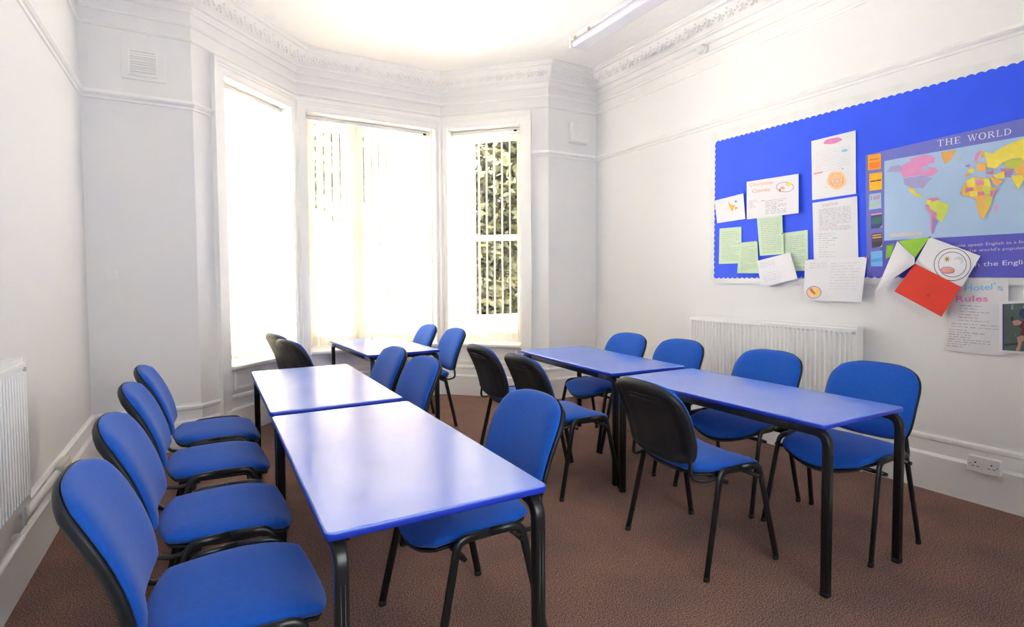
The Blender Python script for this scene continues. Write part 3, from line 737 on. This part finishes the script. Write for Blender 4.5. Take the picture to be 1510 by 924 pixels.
LAND = [('pink', [(20,385),(60,350),(110,330),(105,310),(150,300),(200,285),(250,285),(290,310),(280,340),(240,345),(235,370),(215,365),(195,370),(200,390),(230,400),(245,370),(290,375),(312,400),(270,430),(230,440),(200,425),(60,445),(42,420)]),
 ('lilac', [(60,450),(200,430),(268,452),(225,490),(205,522),(120,520),(65,495)]), ('yellow', [(90,520),(135,525),(152,558),(205,578),(195,590),(140,574),(100,540)]),
 ('lime', [(235,632),(300,608),(388,640),(372,700),(330,768),(300,742),(290,690),(250,670)]), ('rose', [(228,598),(300,588),(322,604),(262,618)]), ('yellow', [(225,605),(262,608),(245,645),(222,630)]),
 ('rose', [(215,640),(240,642),(262,690),(300,700),(290,742),(263,722),(225,672)]), ('violet', [(265,722),(312,758),(292,792),(276,846),(262,852),(262,780)]), ('pink', [(252,725),(266,728),(264,850),(254,840)]),
 ('orange', [(328,265),(440,248),(402,312),(360,352),(340,312)]), ('pink', [(560,332),(580,272),(620,248),(602,292),(590,332)]), ('orange', [(618,250),(642,268),(632,304),(612,298)]),
 ('yellow', [(520,385),(560,375),(567,410),(525,412)]), ('orange', [(500,420),(540,418),(530,440),(500,436)]), ('orange', [(580,348),(652,338),(652,396),(590,402)]), ('violet', [(505,355),(540,350),(530,372),(503,370)]),
 ('lime', [(452,300),(468,298),(464,318),(450,316)]),
 ('yellow', [(640,262),(700,272),(760,230),(924,160),(1250,95),(1250,300),(1100,330),(924,320),(850,310),(780,332),(720,382),(660,372),(650,310)]),
 ('lime', [(780,332),(900,302),(924,332),(870,382),(790,376)]), ('rose', [(750,380),(852,385),(832,442),(790,440)]), ('violet', [(790,400),(850,392),(832,444),(796,440)]),
 ('orange', [(850,390),(924,332),(1200,300),(1240,420),(1100,480),(924,455),(880,430)]), ('rose', [(648,405),(710,395),(702,420),(655,422)]), ('yellow', [(700,430),(782,400),(787,450),(730,456)]),
 ('orange', [(675,430),(740,460),(780,470),(730,506),(700,482)]), ('yellow', [(830,430),(912,430),(926,460),(880,532),(850,482)]),
 ('lime', [(960,470),(1020,460),(1010,540),(985,560)]), ('orange', [(1040,640),(1180,600),(1230,690),(1150,740),(1060,720)]),
 ('gold', [(470,540),(505,478),(565,440),(672,452),(692,512),(737,530),(700,590),(690,642),(655,705),(640,736),(612,738),(585,660),(582,600),(530,580),(480,575)]),
 ('yellow', [(508,470),(565,442),(575,510),(522,515)]), ('pink', [(576,456),(630,460),(630,496),(580,500)]), ('yellow', [(632,455),(672,455),(690,510),(640,510)]), ('rose', [(504,518),(560,518),(560,538),(504,556)]),
 ('orange', [(585,500),(620,500),(620,558),(592,558)]), ('lime', [(622,500),(682,512),(690,560),(630,564)]), ('yellow', [(532,545),(590,540),(590,575),(542,582)]), ('rose', [(682,540),(735,530),(700,588),(680,580)]),
 ('rose', [(590,548),(640,545),(640,572),(595,574)]), ('orange', [(588,580),(650,570),(650,618),(592,618)]), ('lime', [(655,592),(698,582),(688,640),(662,650)]), ('yellow', [(584,622),(620,622),(620,680),(592,680)]), ('pink', [(622,630),(664,622),(660,660),(627,664)]),
 ('rose', [(602,682),(650,672),(650,704),(612,704)]), ('violet', [(600,704),(660,702),(640,736),(610,738)]), ('pink', [(714,650),(736,638),(731,690),(712,692)]), ('violet', [(468,540),(485,535),(488,575),(472,570)])]
for k, (c, P) in enumerate(LAND): po.poly(G8(*P), C_[c], 3+k % 40*.25)
po.poly(G4((195, 460), (240, 405), (312, 398), (332, 440), (290, 452), (240, 450)), C_['lilac'], 14)
for P, c in (([(50,45),(148,30),(150,148),(50,160)], 'orange'), ([(60,185),(158,172),(158,302),(62,315)], 'amber'), ([(62,340),(150,328),(152,445),(58,458)], 'blue'), ([(72,485),(158,472),(160,590),(75,602)], 'dark'),
             ([(78,640),(158,630),(160,735),(80,748)], 'umber'), ([(72,775),(160,765),(162,885),(75,885)], 'cyan')): po.poly(G2(*P), COV[c], 2)
po.poly(G2((62, 78), (138, 66), (138, 74), (62, 86)), INK['brown'], 3); po.poly(G2((60, 104), (140, 92), (140, 138), (60, 148)), mat('cover_deep_orange', srgb(244, 132, 30), .4, .5, var=(20, .05)), 3)
po.poly(G2((70, 240), (108, 234), (108, 243), (70, 249)), COV['deep'], 3); po.poly(G2((111, 233), (150, 227), (150, 236), (111, 242)), COV['deep'], 3)
po.write('100', *G2((74, 386), (140, 376)), 6.5, COV['rust'], 3); po.poly(G2((66, 410), (146, 398), (148, 432), (66, 446)), mat('cover_sage', srgb(185, 200, 190), .4, .5, var=(20, .05)), 3)
po.poly(G2((74, 488), (157, 476), (157, 490), (74, 502)), C_['pink'], 3); po.poly(G2((78, 520), (154, 508), (154, 560), (80, 572)), mat('cover_teal', srgb(70, 110, 120), .4, .5, var=(20, .05)), 3); po.poly(G2((160, 570), (160, 590), (138, 594)), C_['pink'], 4)
for v in (648, 666): po.poly(G2((84, v), (154, v-8), (154, v+1), (84, v+9)), C_['orange'], 3)
po.poly(G2((84, 700), (154, 690), (156, 730), (84, 742)), COV['deep'], 3); po.poly(G2((160, 718), (160, 735), (140, 742)), C_['lime'], 4)
po.poly(G2((78, 830), (160, 818), (160, 846), (78, 858)), mat('cover_sky', srgb(90, 170, 230), .4, .5, var=(20, .05)), 3)
po.poly(G2((190, 725), (252, 712), (220, 812), (186, 830)), INK['green'], 3)
po.poly(G2((215, 640), (460, 620), (460, 648), (215, 668)), C_['cream'], 14); po.lines(.085, .215, .752, .742, 1, INK['dark'], .0025, 1, 15)
def serif(word, p0, p1, cap, m):
    """serif capitals set along a measured baseline"""
    adv = {'T': .86, 'H': 1.0, 'E': .86, 'W': 1.25, 'O': 1.0, 'R': .95, 'L': .82, 'D': 1.0, ' ': .55}
    tot = sum(adv[c]+.10 for c in word)-.10; x = 0
    def put(Q): po.poly([(p0[0]+(p1[0]-p0[0])*(x+a)/tot, p0[1]+(p1[1]-p0[1])*(x+a)/tot-cap*b) for a, b in Q], m, 3)
    R_ = lambda a0, b0, a1, b1: put([(a0, b0), (a1, b0), (a1, b1), (a0, b1)])
    def arc(cx, cy, rx, ry, t0, t1, w, n=12):
        for k in range(n):
            A, B = math.radians(t0+(t1-t0)*k/n), math.radians(t0+(t1-t0)*(k+1)/n); f = lambda t: .35+.65*abs(math.cos(t))
            put([(cx+rx*math.cos(A), cy+ry*math.sin(A)), (cx+rx*math.cos(B), cy+ry*math.sin(B)), (cx+(rx-w*f(B))*math.cos(B), cy+(ry-w*.45)*math.sin(B)), (cx+(rx-w*f(A))*math.cos(A), cy+(ry-w*.45)*math.sin(A))])
    for c in word:
        if c == 'T': R_(.36, .0, .50, 1); R_(.26, 0, .60, .06); R_(.04, .94, .82, 1); R_(.04, .78, .09, .94); R_(.77, .78, .82, .94)
        if c == 'H':
            for s in (.14, .72): R_(s, 0, s+.14, 1); R_(s-.1, 0, s+.24, .06); R_(s-.1, .94, s+.24, 1)
            R_(.28, .47, .72, .54)
        if c in 'ELRD': R_(.14, 0, .28, 1); R_(.04, 0, .38, .06); R_(.04, .94, .38, 1)
        if c == 'E': R_(.28, 0, .76, .06); R_(.28, .94, .74, 1); R_(.28, .47, .58, .54); R_(.71, .06, .76, .24); R_(.69, .78, .74, .94); R_(.54, .38, .58, .62)
        if c == 'L': R_(.28, 0, .74, .06); R_(.69, .06, .74, .26)
        if c == 'W':
            for a, b in ((.10, .36), (.56, .82)): put([(a, 1), (a+.14, 1), (b+.08, 0), (b, 0)])
            for a, b in ((.62, .36), (1.12, .82)): put([(a, 1), (a+.06, 1), (b+.08, 0), (b, 0)])
            for a in (.03, .50, .98): R_(a, .94, a+.26, 1)
        if c == 'O': arc(.50, .50, .46, .53, 0, 360, .17, 24)
        if c == 'D': arc(.36, .50, .58, .50, -90, 90, .16)
        if c == 'R': arc(.36, .745, .42, .255, -90, 90, .14); R_(.28, .47, .40, .53); put([(.42, .48), (.56, .50), (.94, 0), (.76, 0)])
        x += adv[c]+.10
serif('THE WORLD', *G8((300, 226), (836, 136)), 9.6, C_['white'])
po.write('More people speak English as a foreign language than', (1372, 366.5), (1588, 353.5), 4.6, C_['cream'], 3); po.write("a quarter of the world's population speaks it well", (1372, 374.5), (1584, 363.0), 4.6, C_['cream'], 3)
po.write('Focus on the English language', (1384, 396.2), (1586, 385.0), 7.4, C_['white'], 3)
po.done('world_map_poster', 'world map poster with a purple title band pinned to the notice board', 'poster')

# ---- sheets pinned on the board
PINR, PING, PIND = mat('pin_red', srgb(215, 90, 60), .4, var=(9, .05)), mat('pin_green', srgb(60, 110, 60), .4, var=(9, .05)), mat('pin_dark', srgb(60, 60, 90), .4, var=(9, .05))
Z2 = reg(5.96, 1040, 180); Z3 = reg(5.96, 1040, 320)
GP = 'sheets pinned to the notice board'
s = Sheet([(1053.4, 295.8), (1096, 285), (1099, 322.6), (1057.6, 329)], (.028, .030, .032, .032))
s.poly(Z2((205, 722), (262, 728), (236, 790)), INK['yellow']).blob(Z2((268, 696))[0], 2.4, 1.4, INK['sky']).poly(Z2((196, 690), (206, 700), (222, 730), (212, 732)), INK['rose']).poly(Z2((258, 740), (290, 752), (262, 772)), INK['rose'], 2)
s.done('drawing', 'small white sheet with a yellow bird drawing at the board left edge', 'paper', GP)
s = Sheet([(1154.5, 343.5), (1191, 338.8), (1191.8, 399), (1157, 400)], (.024, .024, .026, .026), GREENP, .004); s.lines(.12, .88, .12, .9, 16, INK['grey'], .007, .7, 1, 4)
s.done('worksheet', 'pale green worksheet on the board, rightmost of the four green ones', 'paper', GP)
s = Sheet([(1061, 336.8), (1093.4, 334), (1093, 388), (1060, 389)], (.024,)*4, GREENP, .003); s.lines(.12, .9, .12, .9, 15, INK['grey'], .006, .7, 1, 2)
s.done('worksheet', 'pale green worksheet at the lower left corner of the notice board', 'paper', GP)
s = Sheet([(1090.3, 357.8), (1116.8, 355), (1118.9, 402.6), (1087, 402.6)], (.029, .029, .033, .033), GREENP, .008); s.lines(.15, .88, .15, .9, 15, INK['grey'], .007, .7, 1, 3)
s.done('worksheet', 'narrow pale green worksheet hung lowest, held by a red pin', 'paper', GP, pins=((( 1090.8, 358.4), PINR),))
s = Sheet([(1115.5, 315), (1153.4, 313), (1155.8, 374.5), (1120.5, 377)], (.033, .033, .036, .036), GREENP, .004); s.lines(.12, .9, .14, .92, 19, INK['grey'], .006, .7, 1, 5)
s.done('worksheet', 'pale green worksheet hanging directly under the sheet with the orange heading', 'paper', GP, pins=((( 1117, 355.5), PING), ((1153.8, 344), PING)))
s = Sheet([(1101, 268), (1177.6, 256), (1177.6, 314), (1101, 323.5)], (.038, .038, .040, .040))
s.write('Charlottes', *Z2((388, 566), (596, 540)), 5.2, INK['orange']); s.write('Comic', *Z2((412, 622), (572, 604)), 5.4, INK['orange'])
s.ring(Z2((700, 570))[0], 13, 7.5, .7, INK['purple'], n=22).blob(Z2((735, 545))[0], 4.6, 2.6, INK['lime'], 2).blob(Z2((680, 578))[0], 3.4, 2.0, INK['rose'], 3).blob(Z2((655, 598))[0], 1.5, 2.4, INK['brown'], 3)
s.lines(.04, .22, .52, .70, 5, INK['grey'], .006, .5, 1, 6); s.lines(.28, .34, .56, .56, 1, INK['brown'], .006); s.lines(.36, .76, .58, .92, 9, INK['grey'], .007, .6, 1, 7)
s.done('drawing', 'white landscape sheet with an orange handwritten heading and a drawn plate', 'paper', GP)
s = Sheet([(1196.4, 208), (1261.8, 192), (1262.3, 285.4), (1197.7, 295)], (.024, .024, .026, .026))
s.blob(Z2((1120, 165))[0], 14, 4.2, INK['pink'], rot=-.2, wob=.06).lines(.1, .9, .22, .55, 9, mat('ink_faint', srgb(205, 205, 215), .7, var=(9, .02)), .003, .8, 1, 8)
s.poly(Z2((1198, 246), (1248, 236), (1248, 256), (1200, 262)), INK['cyan']).poly(Z2((952, 446), (1030, 430), (1032, 446), (954, 462)), INK['rose'])
s.blob(Z2((1155, 508))[0], 14.5, 13.5, INK['peach'], wob=.04, n=22).ring(Z2((1155, 508))[0], 10.5, 10, .9, INK['orange'], 2)
for a, b in ((1122, 520), (1158, 522), (1192, 510)): s.ring(Z2((a, b))[0], 3.2, 4.0, .8, INK['rose'], 3, n=14)
s.ring(Z2((1160, 486))[0], 5.5, 2.0, .7, INK['rose'], 3, n=14).blob(Z2((1208, 410))[0], .9, .8, INK['dark']).blob(Z2((1062, 572))[0], 1.2, .6, INK['grey']); s.done('drawing', 'tall white sheet with a pink title and a peach coloured face drawing', 'paper', GP)
s = Sheet([(1198, 299), (1264, 289), (1265.7, 383), (1200, 382)], (.024, .024, .028, .028), belly=.003)
s.lines(.22, .56, .06, .08, 2, INK['grey'], .004, .5, 1, 9); s.lines(.14, .86, .14, .50, 15, INK['grey'], .0035, .8, 1, 10); s.lines(.12, .5, .56, .95, 11, INK['grey'], .0035, .5, 1, 11); s.lines(.42, .54, .64, .64, 1, INK['cyan'], .006)
s.done('handwritten_sheet', 'long white handwritten sheet under the peach face drawing', 'paper', GP)
s = Sheet([(1187.3, 383), (1278.6, 378.4), (1270.2, 445), (1184.6, 442)], (.030, .034, .055, .040), belly=.004)
s.ring(Z3((955, 660))[0], 11, 9.3, 1.0, INK['purple'], n=24).blob(Z3((955, 660))[0], 9.8, 8.0, INK['peach'], 2, n=20).poly(Z3((915, 632), (930, 622), (972, 670), (955, 680), (930, 656)), INK['brown'], 3)
s.blob(Z3((985, 655))[0], 2.8, 3.2, INK['yellow'], 3); s.lines(.08, .36, .10, .20, 3, mat('ink_faint'.replace('faint', 'pale'), srgb(200, 198, 208), .7, var=(9, .02)), .006, .6, 1, 12); s.lines(.42, .9, .12, .72, 10, MATS['ink_pale'], .005, .6, 1, 13)
s.done('drawing', 'white landscape sheet hanging over the board bottom, yellow clock-like drawing in its corner', 'paper', GP, pins=(((1190, 382.8), PINR), ((1276.5, 379.4), PINR)))
s = Sheet([(1116.3, 384.6), (1165, 372), (1176.2, 410.6), (1122.2, 424)], (.040, .044, .060, .050), belly=.003); s.lines(.08, .5, .12, .3, 4, MATS['ink_pale'], .008, .5, 1, 14); s.lines(.1, .6, .45, .8, 5, MATS['ink_faint'], .008, .5, 1, 15)
s.done('handwritten_sheet', 'white sheet pinned askew across the board bottom beside the green worksheets', 'paper', GP)

# ---- folded paper booklet hanging askew over the map
Q3 = reg(6.159, 1290, 330)
bk = thing('paper_booklet', 'folded paper booklet in green, white and red hanging askew over the map', 'paper', on_wall(1389, 466, .05))
def on_bk(sh, name, lab=None, pins=()):
    o = sh.m.build(name, sh.mats, None); me = o.data; off = Vector(bk.location)
    for v in me.vertices: v.co -= off
    o.parent = bk
    if lab: o['label'] = lab
    for px, m in pins:
        c = on_wall(*px, .045)-off; MB().disc(c, (-1, 0, 0), .0035, .005, n=10, r2=.0045).build('drawing_pin', m, o)
s = Sheet(Q3((215, 155), (498, 118), (370, 300), (355, 312)), (.036, .034, .045, .045), mat('green_card', srgb(150, 205, 60), .6, var=(10, .04))); on_bk(s, 'green_page', 'bright green triangular page')
s = Sheet(Q3((498, 118), (960, 290), (790, 575), (362, 362)), (.034, .042, .056, .050), belly=.004)
c = Q3((705, 368))[0]; s.ring(c, 27.5, 24.3, .9, INK['black'], n=40).ring(c, 21.0, 18.8, .8, INK['black'], n=36)
for k in range(7): a = 2*PI*k/7; s.poly([(c[0]-8+1.0*math.cos(a+1.2), c[1]-8+1.0*math.sin(a+1.2)), (c[0]-8+5.8*math.cos(a), c[1]-8+5.8*math.sin(a)), (c[0]-8+1.0*math.cos(a-1.2), c[1]-8+1.0*math.sin(a-1.2))], INK['brown'], 1+k*.3)
s.blob((c[0]-7.5, c[1]+8.5), 10.5, 4.6, INK['rose'], 2, rot=.12, wob=.05).ring((c[0]-7.5, c[1]+8.5), 10.8, 5.0, .7, INK['dark'], 3, n=20).blob((c[0]-1, c[1]+8.5), 2.5, 2.6, INK['orange'], 4)
for k in range(4): s.ring((c[0]+9.5, c[1]-6), 7-1.6*k, 5.5-1.2*k, .5, INK['grey'], 2, n=14, a0=190+15*k, a1=430-15*k)
on_bk(s, 'plate_page', 'white page with a drawn plate of food', pins=((Q3((503, 123))[0], PIND),))
s = Sheet(Q3((365, 360), (785, 572), (605, 843), (178, 612)), (.056, .060, .070, .066), mat('red_card', srgb(232, 58, 38), .6, var=(10, .04)))
s.lines(.52, .60, .62, .66, 2, mat('ink_dull_red', srgb(190, 50, 40), .7, var=(9, .02)), .012, .6); on_bk(s, 'red_page', 'bright red page')
s = Sheet(Q3((185, 606), (625, 835), (595, 858), (172, 628)), (.062, .066, .066, .062)); on_bk(s, 'page_edge', 'white page edge showing below the red page')
s = Sheet(Q3((205, 155), (362, 305), (362, 362), (15, 600)), (.040, .052, .064, .085), belly=.014); on_bk(s, 'curled_flap', 'white page curled forward')

Z1 = reg(7.108, 1380, 400)
s = Sheet(Z1((192, 85), (762, 95), (750, 890), (90, 825)), (.024, .024, .016, .010), mat('rules_paper', (.74, .73, .76), .7, .3, bump=(40, .08, .002), var=(6, .02)), .004)
s.write("Hotel", *Z1((300, 205), (590, 190)), 9.5, INK['cyan']); s.write("'s", *Z1((608, 175), (706, 208)), 9.0, INK['cyan']); s.write('Rules', *Z1((208, 316), (540, 314)), 9.0, INK['pink']); s.write('Rules', *Z1((213, 318), (545, 316)), 9.0, INK['pink'], 1.5); s.write('Rules', *Z1((211, 313), (543, 311)), 9.0, INK['pink'], 2); s.write("Hotel", *Z1((304, 207), (594, 192)), 9.5, INK['cyan'], 1.5)
s.lines(.16, .68, .36, .565, 6, INK['grey'], .006, .4, 1, 20); s.lines(.05, .86, .615, .655, 2, INK['grey'], .005, 1, 1, 21); s.lines(.03, .72, .70, .93, 8, INK['grey'], .006, .6, 1, 22)
s.done('rules_sheet', 'white sheet of handwritten rules with cyan and pink heading under the board', 'paper')
s = Sheet(Z1((665, 318), (1250, 290), (1250, 890), (662, 842)), (.030, .008, .008, .022))
FOT = {k: mat('photo_'+k, srgb(*c), .3, .5, var=(14, .12)) for k, c in dict(green=(88, 104, 96), teal=(120, 165, 175), indigo=(78, 62, 128), maroon=(120, 42, 66), skin=(196, 150, 140), navy=(52, 66, 110), dark=(60, 62, 62)).items()}
s.poly(Z1((698, 342), (1230, 318), (1230, 862), (698, 824)), FOT['green'], 1).poly(Z1((698, 342), (716, 342), (716, 826), (698, 824)), FOT['indigo'], 2)
for a in ((800, 400, 14, 60), (850, 480, 22, 46), (838, 600, 26, 70), (930, 380, 18, 30), (1080, 420, 30, 60), (1150, 560, 30, 90)): s.blob(Z1((a[0], a[1]))[0], a[2]/7.1, a[3]/7.1, FOT['teal'], 2, n=12, wob=.12)
s.blob(Z1((800, 500))[0], 2.6, 4.2, FOT['dark'], 3).blob(Z1((925, 440))[0], 7.5, 7.5, FOT['navy'], 3).poly(Z1((900, 520), (990, 530), (1010, 690), (960, 690), (880, 660), (905, 610), (870, 575)), FOT['maroon'], 4)
s.poly(Z1((800, 520), (860, 506), (905, 530), (880, 560), (820, 566)), FOT['skin'], 5).poly(Z1((850, 690), (905, 670), (960, 690), (900, 740), (880, 830), (835, 835), (862, 760)), FOT['skin'], 5)
s.poly(Z1((700, 760), (860, 745), (860, 770), (700, 785)), FOT['dark'], 2)
s.done('photo_print', 'colour photograph print at the right photo edge, a figure in maroon among greenery', 'photo')

# ------------------------------------------------------------------ outside the bay
struct(MB().box((-30, 6.0, -.75), (40, 60, -.7)).build('ground', mat('pale_paving', (.27, .255, .235), .9, .2, bump=(8, .3, .02), var=(1.2, .15))))
gw = thing('garden_wall', 'low sunlit stone wall outside the right bay window', 'wall', (6.6, 12.5, -.7))
MB().box((-3.0, -.15, 0), (6, .15, .95)).build('stonework', mat('sandstone', (.20, .14, .09), .9, .2, bump=(6, .5, .03), var=(3, .2)), gw)
MB().rbox((-3.05, -.2, .95), (6.05, .2, 1.05), .02, axis=0).build('coping', mat('coping_stone', (.26, .22, .17), .85, .2, bump=(9, .4, .02), var=(3, .12)), gw)
hb = thing('brick_building', 'red brick building glimpsed through the centre blind slits', 'building', (2.7, 14, -.7))
MB().box((-1.0, -.2, 0), (1.0, 2.2, 2.75)).build('brick_wall', brick_mat(), hb)
MB().box((-1.1, -.3, 2.75), (1.1, 2.3, 2.85)).build('parapet', MATS['coping_stone'], hb)
LD = leaf_mat('dark_leaves', (.016, .016, .006), (.055, .050, .016)); LB = leaf_mat('mid_leaves', (.016, .018, .006), (.06, .06, .016)); BARK = mat('bark', (.09, .065, .045), .9, .2, bump=(20, .6, .02), var=(6, .2))
def tree(name, label, loc, h, crown, nl, lm, sz, seed):
    rnd = random.Random(seed); root = thing(name, label, 'tree', loc, 0, 'trees outside the bay windows')
    t = MB().tube([(0, 0, 0), (.05, .03, h*.35), (-.03, .02, h*.62), (.02, -.02, h*.86)], .16, n=10)
    for k in range(5):
        a = k*1.3; t.tube([(0, 0, h*(.4+.07*k)), (.5*math.cos(a), .5*math.sin(a), h*(.52+.07*k)), (1.0*math.cos(a), .9*math.sin(a), h*(.60+.07*k))], .05, n=7)
    t.build('trunk', BARK, root); m = MB()
    for k in range(nl):
        c = crown[rnd.randrange(len(crown))]
        while True:
            p = Vector((rnd.uniform(-1, 1), rnd.uniform(-1, 1), rnd.uniform(-1, 1)))
            if p.length < 1: break
        p = p*(.55+.45*rnd.random()) if rnd.random() < .6 else p
        p = Vector((c[0]+p.x*c[3], c[1]+p.y*c[4], c[2]+p.z*c[5])); q = sz*rnd.uniform(.6, 1.3)
        a = Vector((rnd.gauss(0, 1), rnd.gauss(0, 1), rnd.gauss(0, .6))).normalized(); b = a.orthogonal().normalized(); b = Matrix.Rotation(rnd.uniform(0, 6), 3, a) @ b
        m.add([p-a*q, p+b*q*.45, p+a*q, p-b*q*.45], [(0, 1, 2, 3)])
    f = m.build('foliage', lm, root); f['kind'] = 'stuff'
    return root
tree('evergreen_tree', 'dark evergreen filling the right bay window behind its open blind', (7.4, 14.6, -.7), 7.5, [(0, 0, 4.6, 2.6, 1.8, 4.3), (-1.6, -.2, 3.2, 1.7, 1.4, 3.0), (1.8, 0, 3.6, 2, 1.6, 3.3), (-.6, -.4, 1.6, 2.2, 1.0, 1.5)], 30000, LD, .16, 3)
tree('garden_tree', 'loose leafy tree behind the left slits of the centre blind', (2.6, 11.9, -.7), 6.5, [(0, 0, 4.7, 1.0, 1.0, 1.5), (-.9, .2, 4.3, .9, .9, 1.2), (.8, 0, 5.0, .8, .8, 1.1)], 2200, LB, .14, 5)
tree('garden_tree', 'leafy tree behind the middle slits of the centre blind', (5.3, 18.8, -.7), 8.0, [(0, 0, 6.1, 1.0, .9, 1.5), (-.8, 0, 5.4, .8, .8, 1.3), (.7, .2, 7.0, .9, .8, 1.3)], 2600, LB, .14, 8)

# ------------------------------------------------------------------ light
W = bpy.data.worlds.new('sky'); SC.world = W; W.use_nodes = True; nt = W.node_tree; bg = nt.nodes['Background']
bg.inputs['Color'].default_value = (.93, .97, 1.0, 1); bg.inputs['Strength'].default_value = 2.7
sun = bpy.data.lights.new('sun', 'SUN'); so = bpy.data.objects.new('sun', sun); COL.objects.link(so)
az, el = math.radians(-78), math.radians(47)
so.rotation_euler = Vector((math.sin(az)*math.cos(el), math.cos(az)*math.cos(el), math.sin(el))).to_track_quat('Z', 'Y').to_euler()
sun.energy = 210; sun.angle = math.radians(.6); sun.color = (1, .965, .90)
def portal(x, y, z, sx, sz, rz):
    l = bpy.data.lights.new('portal', 'AREA'); l.shape = 'RECTANGLE'; l.size = sx; l.size_y = sz; l.cycles.is_portal = True
    o = bpy.data.objects.new('portal', l); COL.objects.link(o); o.location = (x, y, z); o.rotation_euler = (PI/2, 0, rz); return o
for i, side, t0, t1, e0, e1 in BAYS:
    M, _ = bay_frame(i); c = M @ Vector(((t0+t1)/2, .32, (SILL+HEAD)/2)); portal(c.x, c.y, c.z, t1-t0, HEAD-SILL, math.atan2(M[1][0], M[0][0])+PI)
portal(1.0, YR-.27, 1.85, 1.8, 1.9, 0)
SC.view_settings.view_transform = 'Standard'; SC.view_settings.look = 'None'; SC.view_settings.gamma = 1; SC.view_settings.use_curve_mapping = False
SC.view_settings.exposure = 2.0
cy = SC.cycles; cy.use_denoising = True; cy.max_bounces = 14; cy.diffuse_bounces = 8; cy.glossy_bounces = 4; cy.transmission_bounces = 8; cy.transparent_max_bounces = 12; cy.sample_clamp_indirect = 12
